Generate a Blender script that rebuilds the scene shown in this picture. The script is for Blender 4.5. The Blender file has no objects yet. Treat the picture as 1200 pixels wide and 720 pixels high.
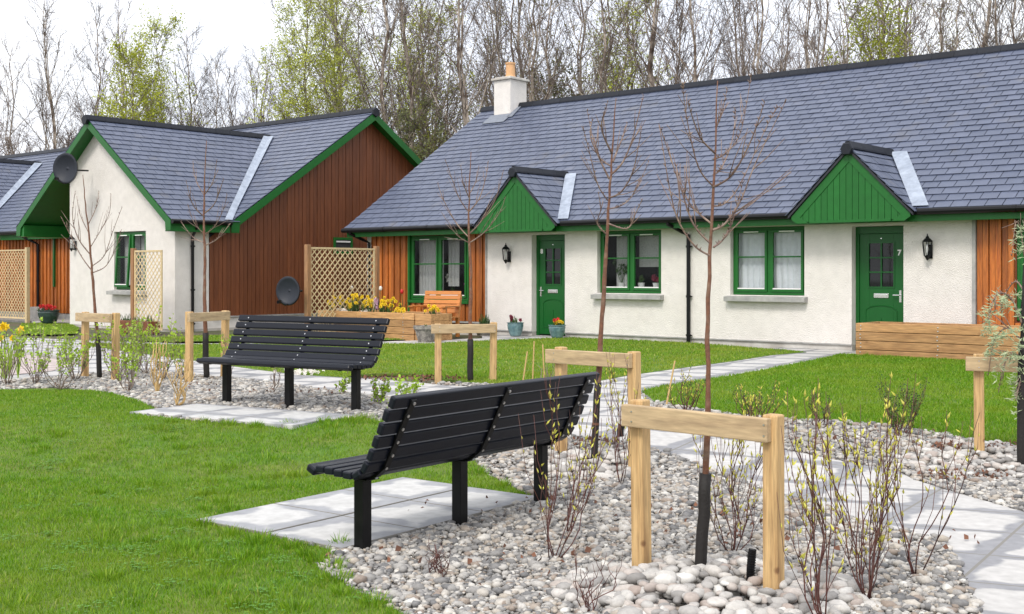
import bpy, bmesh, math, random
import numpy as np
from mathutils import Vector, Matrix, Euler
rad = math.radians
SC = bpy.context.scene
COL = SC.collection

# ------------------------------------------------------------------ camera, sky, sun, exposure
F, HY, CX, CZ = 1400.0, 319.0, 600.0, 1.52
cam = bpy.data.objects.new('camera', bpy.data.cameras.new('camera'))
COL.objects.link(cam)
cam.location = (0, 0, CZ)
cam.rotation_euler = (rad(90), 0, 0)
cam.data.sensor_width = 36; cam.data.lens = F/1200*36
cam.data.shift_y = -(360-HY)/1200
cam.data.clip_start = .1; cam.data.clip_end = 3000
SC.camera = cam
SC.render.resolution_x, SC.render.resolution_y = 1200, 720

SUN_EL, SUN_ROT = 48, 205
w = bpy.data.worlds.new('World'); SC.world = w; w.use_nodes = True
wn = w.node_tree
bg = wn.nodes['Background']
sky = wn.nodes.new('ShaderNodeTexSky'); sky.sky_type = 'NISHITA'; sky.sun_disc = False
sky.sun_elevation = rad(SUN_EL); sky.sun_rotation = rad(SUN_ROT); sky.air_density = 1.0; sky.dust_density = 4; sky.ozone_density = 1
mx = wn.nodes.new('ShaderNodeMix'); mx.data_type = 'RGBA'
tc = wn.nodes.new('ShaderNodeTexCoord'); nz = wn.nodes.new('ShaderNodeTexNoise')
nz.inputs['Scale'].default_value = 2.2; nz.inputs['Detail'].default_value = 5
cr = wn.nodes.new('ShaderNodeValToRGB')
cr.color_ramp.elements[0].color = (9.3, 9.7, 10.8, 1); cr.color_ramp.elements[0].position = .35
cr.color_ramp.elements[1].color = (12.2, 12.3, 12.6, 1); cr.color_ramp.elements[1].position = .62
wn.links.new(tc.outputs['Generated'], nz.inputs['Vector']); wn.links.new(nz.outputs['Fac'], cr.inputs['Fac'])
mx.inputs['Factor'].default_value = .8
wn.links.new(sky.outputs['Color'], mx.inputs[6]); wn.links.new(cr.outputs['Color'], mx.inputs[7])
wn.links.new(mx.outputs[2], bg.inputs['Color']); bg.inputs['Strength'].default_value = .1
sl = bpy.data.lights.new('sun', 'SUN'); sl.energy = 1.5; sl.angle = rad(14); sl.color = (1, .95, .88)
so = bpy.data.objects.new('sun', sl); COL.objects.link(so)
az = rad(SUN_ROT)   # from north (+Y) clockwise
sd = Vector((math.sin(az)*math.cos(rad(SUN_EL)), math.cos(az)*math.cos(rad(SUN_EL)), math.sin(rad(SUN_EL))))
so.rotation_euler = sd.to_track_quat('Z', 'Y').to_euler()
SC.view_settings.view_transform = 'Standard'; SC.view_settings.look = 'None'
SC.view_settings.gamma = 1; SC.view_settings.use_curve_mapping = False
SC.view_settings.exposure = 0.55

# ------------------------------------------------------------------ helpers
AA = rad(40.3); CA, SA = math.cos(AA), math.sin(AA); FY = 25.4
def gh(Y):                       # ground height: the garden rises a little towards the houses
    return .17*min(max((Y-8.7)/1.9, 0), 1)
def gp(x, y):                    # point of the ground seen at a photo position
    Y = 20
    for _ in range(60): Y = .5*Y+.5*(CZ-gh(Y))*F/(y-HY)
    return ((x-CX)/F*Y, Y)
def at(x, y, Y): return Vector(((x-CX)/F*Y, Y, CZ-(y-HY)/F*Y))
def loc2w(s, d, z=0): return Vector((CA*s+SA*d, FY-SA*s+CA*d, z))
def fs(x, d=0):                  # facade position s of a photo column on the plane at depth d
    k = (x-CX)/F
    return (k*(FY+CA*d)-SA*d)/(CA+k*SA)

class MB:
    def __init__(s): s.v = []; s.f = []
    def add(s, vs, fs_):
        n = len(s.v); s.v.extend([tuple(p) for p in vs]); s.f.extend([tuple(i+n for i in f) for f in fs_]); return s
    def box(s, x0, x1, y0, y1, z0, z1, M=None):
        vs = [Vector((x, y, z)) for z in (z0, z1) for y in (y0, y1) for x in (x0, x1)]
        if M is not None: vs = [M @ p for p in vs]
        return s.add(vs, [(0,2,3,1),(4,5,7,6),(0,1,5,4),(2,6,7,3),(0,4,6,2),(1,3,7,5)])
    def prism(s, pts, ext):
        n = len(pts); e = Vector(ext); P = [Vector(p) for p in pts]
        vs = P+[p+e for p in P]
        return s.add(vs, [tuple(range(n))[::-1], tuple(range(n, 2*n))]+[(i, (i+1) % n, (i+1) % n+n, i+n) for i in range(n)])
    def tube(s, pts, rs, n=6, cap=True):
        P = [Vector(p) for p in pts]
        if not hasattr(rs, '__len__'): rs = [rs]*len(P)
        vs = []; up = Vector((0.13, 0.31, 1)).normalized(); prev = None
        for i, p in enumerate(P):
            t = (P[min(i+1, len(P)-1)]-P[max(i-1, 0)])
            if t.length < 1e-9: t = Vector((0, 0, 1))
            t.normalize()
            a = prev if prev is not None else (up if abs(t.dot(up)) < .95 else Vector((1, 0, 0)))
            a = (a-t*a.dot(t)).normalized(); prev = a; b = t.cross(a)
            for k in range(n):
                q = 2*math.pi*k/n; vs.append(p+(a*math.cos(q)+b*math.sin(q))*rs[i])
        fc = [(i*n+k, i*n+(k+1) % n, (i+1)*n+(k+1) % n, (i+1)*n+k) for i in range(len(P)-1) for k in range(n)]
        if cap: fc += [tuple(range(n))[::-1], tuple(range((len(P)-1)*n, len(P)*n))]
        return s.add(vs, fc)
    def lathe(s, prof, n=20, M=None):
        vs = []
        for r, z in prof:
            for k in range(n):
                q = 2*math.pi*k/n; p = Vector((r*math.cos(q), r*math.sin(q), z)); vs.append(M @ p if M else p)
        m = len(prof)
        fc = [(i*n+k, i*n+(k+1) % n, (i+1)*n+(k+1) % n, (i+1)*n+k) for i in range(m-1) for k in range(n)]
        return s.add(vs, fc+[tuple(range(n))[::-1], tuple(range((m-1)*n, m*n))])
    def quad(s, a, b, c, d): return s.add([a, b, c, d], [(0, 1, 2, 3)])
    def build(s, name, mat, parent=None, smooth=False, bevel=0, label=None):
        me = bpy.data.meshes.new(name); me.from_pydata(s.v, [], s.f); me.update()
        if smooth:
            for p in me.polygons: p.use_smooth = True
        me.materials.append(mat)
        o = bpy.data.objects.new(name, me); COL.objects.link(o)
        if parent: o.parent = parent
        if bevel:
            m = o.modifiers.new('bevel', 'BEVEL'); m.width = bevel; m.segments = 2; m.limit_method = 'ANGLE'
        if label: o['label'] = label
        return o
def bulk(name, V, Fc, mat, parent=None, smooth=False):      # numpy arrays: V (n,3), Fc (m,k) faces of equal size
    me = bpy.data.meshes.new(name)
    me.vertices.add(len(V)); me.vertices.foreach_set('co', np.asarray(V, dtype=np.float32).ravel())
    k = Fc.shape[1]; me.loops.add(len(Fc)*k); me.polygons.add(len(Fc))
    me.loops.foreach_set('vertex_index', Fc.astype(np.int32).ravel())
    me.polygons.foreach_set('loop_start', np.arange(0, len(Fc)*k, k, dtype=np.int32))
    try: me.polygons.foreach_set('loop_total', np.full(len(Fc), k, dtype=np.int32))
    except Exception: pass
    me.update(calc_edges=True)
    if smooth: me.polygons.foreach_set('use_smooth', np.ones(len(Fc), dtype=bool))
    me.materials.append(mat)
    o = bpy.data.objects.new(name, me); COL.objects.link(o)
    if parent: o.parent = parent
    return o
def tag(o, label=None, cat=None, group=None, kind=None):
    if label: o['label'] = label
    if cat: o['category'] = cat
    if group: o['group'] = group
    if kind: o['kind'] = kind
    return o
def thing(name, loc, label, cat, rz=0, group=None):
    o = bpy.data.objects.new(name, None); COL.objects.link(o); o.empty_display_size = .2
    o.location = loc; o.rotation_euler = (0, 0, rz)
    return tag(o, label, cat, group)
def copy_tree(o, parent=None):
    c = o.copy(); COL.objects.link(c); c.parent = parent
    for ch in [q for q in bpy.data.objects if q.parent == o]: copy_tree(ch, c)
    return c

# ------------------------------------------------------------------ materials
def mat(name, col, rough=.6, var=0., isl=0., nscale=5., col2=None, nlo=.35, nhi=.65, stretch=(1,1,1), bump=0., bscale=60., bdist=.01,
        spec=.5, metal=0., trans=0., coords='Object', ramp=None, sss=0., vor=False):
    m = bpy.data.materials.new(name); m.use_nodes = True
    nt = m.node_tree; N = nt.nodes; Lk = nt.links; b = N['Principled BSDF']
    b.inputs['Roughness'].default_value = rough; b.inputs['Specular IOR Level'].default_value = spec
    b.inputs['Metallic'].default_value = metal
    t = N.new('ShaderNodeTexCoord'); mp = N.new('ShaderNodeMapping'); mp.inputs['Scale'].default_value = stretch
    Lk.new(t.outputs[coords], mp.inputs['Vector'])
    geo = N.new('ShaderNodeNewGeometry')
    cur = None
    if ramp:
        r = N.new('ShaderNodeValToRGB'); r.color_ramp.interpolation = 'LINEAR'
        while len(r.color_ramp.elements) < len(ramp): r.color_ramp.elements.new(.5)
        for e, (p, c) in zip(r.color_ramp.elements, ramp): e.position = p; e.color = (*c, 1)
        Lk.new(geo.outputs['Random Per Island'], r.inputs['Fac']); cur = r.outputs['Color']
    else:
        rgb = N.new('ShaderNodeRGB'); rgb.outputs[0].default_value = (*col, 1); cur = rgb.outputs[0]
    if col2 is not None:
        n = N.new('ShaderNodeTexNoise'); n.inputs['Scale'].default_value = nscale; n.inputs['Detail'].default_value = 6
        Lk.new(mp.outputs[0], n.inputs['Vector'])
        mr = N.new('ShaderNodeMapRange'); mr.inputs[1].default_value = nlo; mr.inputs[2].default_value = nhi
        Lk.new(n.outputs['Fac'], mr.inputs[0])
        x = N.new('ShaderNodeMix'); x.data_type = 'RGBA'; Lk.new(mr.outputs[0], x.inputs[0]); Lk.new(cur, x.inputs[6])
        x.inputs[7].default_value = (*col2, 1); cur = x.outputs[2]
    if var or isl:
        n2 = N.new('ShaderNodeTexNoise'); n2.inputs['Scale'].default_value = nscale*3.1; n2.inputs['Detail'].default_value = 5
        Lk.new(mp.outputs[0], n2.inputs['Vector'])
        a = N.new('ShaderNodeMapRange'); a.inputs[1].default_value = .3; a.inputs[2].default_value = .7
        a.inputs[3].default_value = 1-var; a.inputs[4].default_value = 1+var; Lk.new(n2.outputs['Fac'], a.inputs[0])
        c = N.new('ShaderNodeMapRange'); c.inputs[3].default_value = 1-isl; c.inputs[4].default_value = 1+isl
        Lk.new(geo.outputs['Random Per Island'], c.inputs[0])
        mu = N.new('ShaderNodeMath'); mu.operation = 'MULTIPLY'; Lk.new(a.outputs[0], mu.inputs[0]); Lk.new(c.outputs[0], mu.inputs[1])
        hs = N.new('ShaderNodeHueSaturation'); Lk.new(cur, hs.inputs['Color']); Lk.new(mu.outputs[0], hs.inputs['Value']); cur = hs.outputs[0]
    Lk.new(cur, b.inputs['Base Color'])
    if bump:
        if vor:
            n3 = N.new('ShaderNodeTexVoronoi'); out = n3.outputs['Distance']
        else:
            n3 = N.new('ShaderNodeTexNoise'); n3.inputs['Detail'].default_value = 4; out = n3.outputs['Fac']
        n3.inputs['Scale'].default_value = bscale; Lk.new(mp.outputs[0], n3.inputs['Vector'])
        bp = N.new('ShaderNodeBump'); bp.inputs['Strength'].default_value = bump; bp.inputs['Distance'].default_value = bdist
        Lk.new(out, bp.inputs['Height']); Lk.new(bp.outputs[0], b.inputs['Normal'])
    if trans:
        tr = N.new('ShaderNodeBsdfTranslucent'); Lk.new(cur, tr.inputs['Color'])
        ms = N.new('ShaderNodeMixShader'); ms.inputs[0].default_value = trans
        Lk.new(b.outputs[0], ms.inputs[1]); Lk.new(tr.outputs[0], ms.inputs[2]); Lk.new(ms.outputs[0], N['Material Output'].inputs['Surface'])
    return m
M = {}
M['roughcast'] = mat('roughcast', (.735,.70,.66), .9, var=.05, nscale=2, col2=(.69,.655,.61), nlo=.4, nhi=.75, bump=.6, bscale=68, bdist=.012, vor=True)
M['plinth'] = mat('plinth', (.58,.56,.52), .9, var=.08, nscale=3, col2=(.42,.39,.35), bump=.3, bscale=70)
M['concrete'] = mat('concrete', (.40,.39,.37), .85, var=.12, nscale=4, col2=(.3,.3,.29), bump=.2, bscale=90)
M['green'] = mat('green_paint', (.010,.118,.017), .42, spec=.35, var=.08, nscale=3, isl=.08)
M['greendoor'] = mat('green_door', (.005,.088,.014), .36, spec=.35, var=.05, nscale=2)
M['slate'] = mat('slate', (.1,.1,.1), .42, var=.10, nscale=2, spec=.55, bump=.25, bscale=25, bdist=.006, col2=(.135,.125,.118), nlo=.60, nhi=.95,
                 ramp=[(0,(.072,.088,.140)),(.5,(.079,.096,.149)),(1,(.088,.104,.158))], isl=.05)
M['under'] = mat('roof_underlay', (.03,.032,.04), .9)
M['ridge'] = mat('ridge_tile', (.012,.014,.020), .45, spec=.25, var=.15, nscale=5, isl=.2)
M['black'] = mat('black_plastic', (.005,.005,.006), .35, spec=.25)
M['lead'] = mat('lead_flashing', (.36,.41,.49), .45, var=.12, nscale=5, col2=(.25,.29,.36), bump=.4, bscale=9, bdist=.02)
M['leaddull'] = mat('dull_lead', (.17,.19,.23), .55, var=.15, nscale=5)
M['stain'] = mat('stained_cladding', (.42,.125,.020), .5, var=.25, isl=.32, nscale=2.2, col2=(.22,.045,.008), nlo=.45, nhi=.8, stretch=(9,9,.8), bump=.2, bscale=9)
M['brown'] = mat('brown_cladding', (.185,.058,.019), .55, var=.12, isl=.12, nscale=2, col2=(.145,.043,.014), stretch=(7,7,.7), bump=.15, bscale=10)
M['pine'] = mat('pine_post', (.58,.385,.175), .65, var=.24, isl=.08, nscale=2.4, col2=(.36,.21,.085), nlo=.45, nhi=.72, stretch=(16,16,1.0), bump=.35, bscale=14, bdist=.004)
def knots(m, sc=7.0, col=(.16,.07,.025)):
    nt = m.node_tree; N = nt.nodes; L = nt.links; b = N['Principled BSDF']; src = b.inputs['Base Color'].links[0].from_socket
    t = [n for n in N if n.type == 'TEX_COORD'][0]; v = N.new('ShaderNodeTexVoronoi'); v.inputs['Scale'].default_value = sc; L.new(t.outputs['Object'], v.inputs['Vector'])
    a = N.new('ShaderNodeMapRange'); a.inputs[1].default_value = .06; a.inputs[2].default_value = .15; a.inputs[3].default_value = .85; a.inputs[4].default_value = 0; L.new(v.outputs['Distance'], a.inputs[0])
    x = N.new('ShaderNodeMix'); x.data_type = 'RGBA'; L.new(a.outputs[0], x.inputs[0]); L.new(src, x.inputs[6]); x.inputs[7].default_value = (*col, 1); L.new(x.outputs[2], b.inputs['Base Color'])
knots(M['pine'])
M['rail'] = mat('weathered_rail', (.50,.37,.21), .7, var=.2, isl=.1, nscale=2.2, col2=(.33,.23,.13), nlo=.42, nhi=.75, stretch=(1.2,9,9), bump=.25, bscale=14, bdist=.004)
M['trellis'] = mat('trellis_wood', (.60,.47,.27), .75, var=.12, isl=.15, nscale=6)
M['trellisd'] = mat('trellis_post', (.36,.19,.085), .7, var=.2, isl=.1, nscale=3, stretch=(8,8,1), col2=(.26,.14,.07))
M['sleeper'] = mat('sleeper_wood', (.42,.235,.098), .7, var=.28, isl=.30, nscale=1.6, col2=(.26,.125,.045), nlo=.45, nhi=.8, stretch=(1,8,9), bump=.35, bscale=9, bdist=.01)
knots(M['sleeper'], 3.2, (.13,.06,.025)); knots(M['rail'], 6)
M['seatwood'] = mat('garden_seat_wood', (.50,.19,.045), .5, var=.15, isl=.15, nscale=3, stretch=(1,6,6))
M['slat'] = mat('dark_slat', (.0055,.0072,.0135), .36, var=.12, isl=.12, nscale=5, spec=.28, bump=.06, bscale=120, stretch=(1,1,1))
M['post'] = mat('black_post', (.004,.004,.005), .38, spec=.2, var=.2, nscale=9, col2=(.008,.008,.008))
M['steel'] = mat('steel', (.6,.6,.6), .3, metal=1)
M['chrome'] = mat('polished_metal', (.75,.75,.74), .2, metal=1)
M['white'] = mat('white_plastic', (.78,.78,.76), .4)
M['dish'] = mat('dish_grey', (.022,.026,.036), .5, spec=.3, var=.1)
M['clay'] = mat('clay_pot', (.62,.36,.18), .8, var=.1, nscale=8)
M['bark'] = mat('young_bark', (.15,.062,.032), .6, var=.25, nscale=14, col2=(.20,.13,.085), nlo=.5, nhi=.7, bump=.4, bscale=50)
M['youngtwig'] = mat('young_twig', (.165,.105,.082), .55, var=.2, isl=.2, nscale=14, col2=(.33,.24,.18), nlo=.45, nhi=.7)
M['greytwig'] = mat('grey_twig', (.20,.15,.12), .65, var=.2, isl=.2, nscale=12)
M['redstem'] = mat('red_stem', (.085,.026,.020), .5, var=.2, isl=.45, nscale=9, col2=(.15,.075,.03), nlo=.5, nhi=.8)
M['guard'] = mat('tree_guard', (.011,.009,.008), .7, var=.2, nscale=20, bump=.4, bscale=60)
M['bud'] = mat('spring_bud', (.62,.60,.10), .55, isl=.25, var=.1, trans=.3)
M['leaf'] = mat('fresh_leaf', (.34,.50,.04), .5, isl=.35, var=.15, trans=.35)
M['leafd'] = mat('dark_leaf', (.045,.10,.02), .55, isl=.4, var=.15, trans=.2)
M['silver'] = mat('silver_leaf', (.40,.47,.28), .6, isl=.3, var=.1, trans=.3)
M['bracken'] = mat('dead_leaf', (.13,.055,.03), .8, isl=.5, var=.2)
M['birch'] = mat('birch_bark', (.40,.34,.28), .8, var=.3, nscale=1.2, col2=(.09,.06,.042), nlo=.42, nhi=.62, stretch=(1,1,2), bump=.3, bscale=9)
M['twigs'] = mat('birch_twig', (.085,.062,.052), .8, isl=.35, var=.2, nscale=2)
M['twigsp'] = mat('pale_twig', (.15,.12,.105), .8, isl=.35, var=.2, nscale=2)
M['twigsd'] = mat('dark_twig', (.05,.036,.027), .8, isl=.35, var=.2, nscale=2)
M['bgleaf'] = mat('birch_leaf', (.40,.44,.05), .6, isl=.4, trans=.4)
M['bgleaf2'] = mat('budding_leaf', (.20,.19,.06), .6, isl=.4, trans=.4)
M['bgpine'] = mat('pine_needle', (.075,.085,.022), .7, isl=.5, trans=.15)
M['yellow'] = mat('yellow_petal', (.80,.58,.02), .5, isl=.15, trans=.25)
M['whitep'] = mat('white_petal', (.80,.76,.70), .5, isl=.1, trans=.25)
M['pinkp'] = mat('pink_petal', (.58,.36,.48), .5, isl=.3, trans=.2)
M['redp'] = mat('red_petal', (.55,.02,.02), .5, isl=.3, trans=.2)
M['maroon'] = mat('maroon_petal', (.20,.01,.04), .5, isl=.3, trans=.2)
M['magenta'] = mat('magenta_petal', (.42,.05,.32), .5, isl=.3, trans=.2)
M['bluepot'] = mat('blue_glaze', (.085,.17,.19), .25, var=.2, nscale=6, col2=(.17,.27,.27))
M['darkpot'] = mat('dark_glaze', (.035,.06,.055), .2, var=.2, nscale=6)
M['stonepot'] = mat('stone_pot', (.28,.26,.23), .9, var=.3, nscale=14, col2=(.13,.12,.11), bump=.6, bscale=30)
M['soil'] = mat('soil', (.045,.03,.02), .95, var=.3, nscale=12, bump=.8, bscale=30)
M['curtain'] = mat('net_curtain', (.88,.90,.95), .8, var=.05)
M['curtaing'] = mat('grey_curtain', (.48,.48,.47), .8, var=.2, nscale=20, stretch=(1,1,1))
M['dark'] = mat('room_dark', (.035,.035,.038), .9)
M['cane'] = mat('cane', (.50,.34,.14), .7, isl=.2)
def glass(name, tint, mixv):
    m = bpy.data.materials.new(name); m.use_nodes = True; nt = m.node_tree; N = nt.nodes
    b = N['Principled BSDF']; b.inputs['Base Color'].default_value = (.02,.022,.024,1); b.inputs['Roughness'].default_value = .03
    t = N.new('ShaderNodeBsdfTransparent'); t.inputs[0].default_value = (*tint, 1)
    x = N.new('ShaderNodeMixShader'); x.inputs[0].default_value = mixv
    nt.links.new(b.outputs[0], x.inputs[1]); nt.links.new(t.outputs[0], x.inputs[2]); nt.links.new(x.outputs[0], N['Material Output'].inputs['Surface'])
    return m
M['glass'] = glass('window_glass', (.97,.98,.98), .88)
M['leaded'] = glass('door_glass', (.5,.5,.5), .35)

# pebbles
M['pebble'] = mat('pebble', (.3,.3,.3), .75, var=.16, nscale=22, bump=.25, bscale=90, bdist=.003, coords='Object',
    ramp=[(0,(.12,.12,.122)),(.15,(.20,.195,.19)),(.34,(.29,.28,.265)),(.5,(.38,.365,.34)),(.66,(.49,.47,.435)),(.78,(.37,.33,.275)),(.86,(.25,.20,.165)),(.92,(.40,.35,.29)),(1,(.62,.61,.57))])
M['cobble'] = mat('cobble', (.4,.4,.4), .7, var=.12, nscale=16, bump=.3, bscale=60, bdist=.004,
    ramp=[(0,(.22,.21,.20)),(.3,(.38,.365,.345)),(.6,(.52,.50,.465)),(.8,(.33,.27,.235)),(1,(.60,.59,.56))])
M['gravelbase'] = mat('gravel_base', (.20,.185,.165), .95, var=.4, nscale=30, col2=(.33,.31,.29), bump=1, bscale=28, bdist=.02, vor=True)
M['terrain'] = mat('terrain', (.07,.09,.03), .95, var=.3, nscale=.6, col2=(.10,.08,.05))
M['lawn'] = mat('lawn_soil', (.075,.16,.010), .95, var=.25, nscale=2.5, col2=(.12,.16,.02), bump=.6, bscale=50)
def blade_mat(name, r, dry):
    m = mat(name, (.1,.2,.02), .5, ramp=r, trans=.35, spec=.35)
    nt = m.node_tree; N = nt.nodes; L = nt.links
    # broad, world-scale patches of yellower turf
    t = [n for n in N if n.type == 'TEX_COORD'][0]
    n = N.new('ShaderNodeTexNoise'); n.inputs['Scale'].default_value = 1.1; n.inputs['Detail'].default_value = 4; L.new(t.outputs['Object'], n.inputs['Vector'])
    a = N.new('ShaderNodeMapRange'); a.inputs[1].default_value = .42; a.inputs[2].default_value = .72; a.inputs[4].default_value = dry; L.new(n.outputs['Fac'], a.inputs[0])
    x = N.new('ShaderNodeMix'); x.data_type = 'RGBA'; L.new(a.outputs[0], x.inputs[0])
    src = [q for q in N if q.type == 'VALTORGB'][0].outputs['Color']
    L.new(src, x.inputs[6]); x.inputs[7].default_value = (.30,.36,.035,1)
    for q in N:
        if q.type == 'BSDF_PRINCIPLED': L.new(x.outputs[2], q.inputs['Base Color'])
        if q.type == 'BSDF_TRANSLUCENT': L.new(x.outputs[2], q.inputs['Color'])
    return m
M['blade'] = blade_mat('grass_blade', [(0,(.080,.205,.006)),(.5,(.140,.300,.007)),(.9,(.21,.37,.012)),(1,(.38,.40,.09))], .45)
M['bladey'] = blade_mat('grass_blade_yellow', [(0,(.11,.24,.010)),(.5,(.17,.32,.014)),(.85,(.26,.39,.03)),(1,(.46,.44,.13))], .8)

def slab_mat(name, pale, grey, sx, sy, rot, lo=.10, hi=.30, joint=.012, joints=True, amp=.35):
    # paving whose slabs stay damp and grey around their edges
    m = bpy.data.materials.new(name); m.use_nodes = True; nt = m.node_tree; N = nt.nodes; L = nt.links; b = N['Principled BSDF']
    b.inputs['Roughness'].default_value = .75
    t = N.new('ShaderNodeTexCoord'); mp = N.new('ShaderNodeMapping'); mp.inputs['Rotation'].default_value = (0, 0, rot)
    mp.inputs['Scale'].default_value = (1/sx, 1/sy, 1); L.new(t.outputs['Object'], mp.inputs['Vector'])
    nz = N.new('ShaderNodeTexNoise'); nz.inputs['Scale'].default_value = 1.6; nz.inputs['Detail'].default_value = 5; L.new(mp.outputs[0], nz.inputs['Vector'])
    sep = N.new('ShaderNodeSeparateXYZ'); L.new(mp.outputs[0], sep.inputs[0])
    def M1(op, a, bb=None, v=None):
        q = N.new('ShaderNodeMath'); q.operation = op; L.new(a, q.inputs[0])
        if bb is not None: L.new(bb, q.inputs[1])
        if v is not None: q.inputs[1].default_value = v
        return q.outputs[0]
    e = []
    for ax in ('X', 'Y'):
        fr = M1('FRACT', sep.outputs[ax]); d = M1('ABSOLUTE', M1('SUBTRACT', fr, v=.5)); e.append(M1('SUBTRACT', M1('MULTIPLY', d, v=-1.0), v=-.5))
    ed = M1('MINIMUM', e[0], e[1])                 # 0 at a joint, .5 in the middle
    dist = M1('ADD', ed, M1('MULTIPLY', M1('SUBTRACT', nz.outputs['Fac'], v=.5), v=amp*2))
    a = N.new('ShaderNodeMapRange'); a.inputs[1].default_value = lo; a.inputs[2].default_value = hi; a.interpolation_type = 'SMOOTHSTEP'; L.new(dist, a.inputs[0])
    x = N.new('ShaderNodeMix'); x.data_type = 'RGBA'; L.new(a.outputs[0], x.inputs[0]); x.inputs[6].default_value = (*grey, 1); x.inputs[7].default_value = (*pale, 1)
    n2 = N.new('ShaderNodeTexNoise'); n2.inputs['Scale'].default_value = 14; n2.inputs['Detail'].default_value = 8; L.new(t.outputs['Object'], n2.inputs['Vector'])
    c = N.new('ShaderNodeMapRange'); c.inputs[1].default_value = .3; c.inputs[2].default_value = .7; c.inputs[3].default_value = .86; c.inputs[4].default_value = 1.1; L.new(n2.outputs['Fac'], c.inputs[0])
    hs = N.new('ShaderNodeHueSaturation'); L.new(x.outputs[2], hs.inputs['Color']); L.new(c.outputs[0], hs.inputs['Value'])
    cur = hs.outputs[0]
    if joints:
        j = M1('LESS_THAN', ed, v=joint); y = N.new('ShaderNodeMix'); y.data_type = 'RGBA'; L.new(j, y.inputs[0]); L.new(cur, y.inputs[6]); y.inputs[7].default_value = (.20,.19,.17,1); cur = y.outputs[2]
    L.new(cur, b.inputs['Base Color'])
    bp = N.new('ShaderNodeBump'); bp.inputs['Strength'].default_value = .3; bp.inputs['Distance'].default_value = .004; L.new(n2.outputs['Fac'], bp.inputs['Height']); L.new(bp.outputs[0], b.inputs['Normal'])
    return m
M['paving'] = slab_mat('paving', (.49,.478,.46), (.26,.262,.275), .75, .60, rad(28), lo=.09, hi=.15, amp=.26)
M['pad'] = slab_mat('pad_slab', (.50,.495,.48), (.30,.305,.32), .62, .62, 0, lo=.10, hi=.20, joints=True, joint=.014, amp=.38)
M['pink'] = slab_mat('pink_paving', (.50,.42,.40), (.42,.35,.33), .3, .3, .3)

# ------------------------------------------------------------------ ground sheets
KN = [7.5, 9.5, 11.5]
def sheet(name, pts, dz, m, kind='structure', thick=0):
    bm = bmesh.new()
    vs = [bm.verts.new((x, y, 0)) for x, y in pts]
    es = [bm.edges.new((vs[i], vs[(i+1) % len(vs)])) for i in range(len(vs))]
    bmesh.ops.triangle_fill(bm, edges=es, use_beauty=True)
    for yk in (8.7, 10.6):
        g = bm.verts[:]+bm.edges[:]+bm.faces[:]
        bmesh.ops.bisect_plane(bm, geom=g, plane_co=(0, yk, 0), plane_no=(0, 1, 0))
    for f in bm.faces:
        if f.normal.z < 0: f.normal_flip()
    for v in bm.verts: v.co.z = gh(v.co.y)+dz
    if thick:
        be = [e for e in bm.edges if e.is_boundary]
        r = bmesh.ops.extrude_edge_only(bm, edges=be)
        for v in [q for q in r['geom'] if isinstance(q, bmesh.types.BMVert)]: v.co.z -= thick
    me = bpy.data.meshes.new(name); bm.to_mesh(me); bm.free(); me.materials.append(m)
    o = bpy.data.objects.new(name, me); COL.objects.link(o); tag(o, kind=kind); return o
def smooth_poly(pts, it=2):
    for _ in range(it):
        q = []
        for i in range(len(pts)):
            a, b = pts[i], pts[(i+1) % len(pts)]
            q += [(a[0]*.78+b[0]*.22, a[1]*.78+b[1]*.22), (a[0]*.22+b[0]*.78, a[1]*.22+b[1]*.78)]
        pts = q
    return pts
def G(*P): return [gp(*p) for p in P]
big = [(-900, -60), (900, -60), (900, 1500), (-900, 1500)]
sheet('ground', big, -.03, M['terrain'])
gravel_poly = [(-11, 17.5), (-6, 17.5), (-2, 14.5), (2, 14), (4.5, 11.5), (9, 10.5), (9, 2.5), (-2, 2.5), (-2, 9), (-11, 11)]
sheet('gravel_bed', gravel_poly, 0, M['gravelbase'])

lawnA = G((-60,459),(0,458),(60,456),(95,458),(130,462),(160,470),(183,481),(165,488),(235,496),(305,500),(385,496),(420,491),(440,494),(470,506),(520,520),(552,536),(565,553),(592,569),(619,582))
padO = Vector((-.92, 6.47)); pd = Vector((.6, .8)); pn = Vector((-.8, .6))
lawnA += [tuple(padO+pd*1.84), tuple(padO+pd*1.82+pn*1.35)] and [tuple(padO+pd*1.80), tuple(padO+pd*1.2+pn*.6), tuple(padO+pn*.5), tuple(padO+pd*-.02+pn*.05)]
lawnA += G((384,657),(369,664),(386,677),(420,696),(466,719),(500,745),(545,800),(560,880),(300,900),(-400,900),(-700,700),(-500,520))
lawnB = G((92,404),(150,413),(240,425),(300,434),(350,440),(400,443),(440,439),(480,439),(520,445),(570,452),(640,457),(704,447),(736,441),(800,432),(860,424),(905,417),(945,413.5),(900,410))+[tuple(loc2w(4.4,-.02).xy), tuple(loc2w(1.6,-.02).xy)]+G((600,399),(560,401),(480,404),(400,404),(300,404),(200,405),(120,403))
lawnC = G((750,460),(770,455),(792,451),(860,441),(930,428),(985,416.5))+[tuple(loc2w(8.1,-1.1).xy), tuple(loc2w(12,-1.3).xy), tuple(loc2w(17,-2.5).xy), (16,9), (9,8.6)]+G((1260,541),(1200,530),(1150,520),(1110,511),(1060,501),(1000,497),(930,493),(860,487),(800,478),(765,472))
lawnD = G((190,396),(240,394),(345,393),(372,395),(480,396),(520,394),(520,398),(400,400.5),(200,401),(120,399))
lawnE = G((25,380),(50,378.5),(82,379),(93,386),(88,392),(60,393),(20,392))
sheet('lawn', lawnA, .012, M['lawn'], thick=.03)
sheet('lawn', lawnB, .012, M['lawn'], thick=.03)
sheet('lawn', lawnC, .012, M['lawn'], thick=.03)
sheet('lawn', lawnD, .012, M['lawn'])
sheet('lawn', lawnE, .012, M['lawn'])
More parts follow.
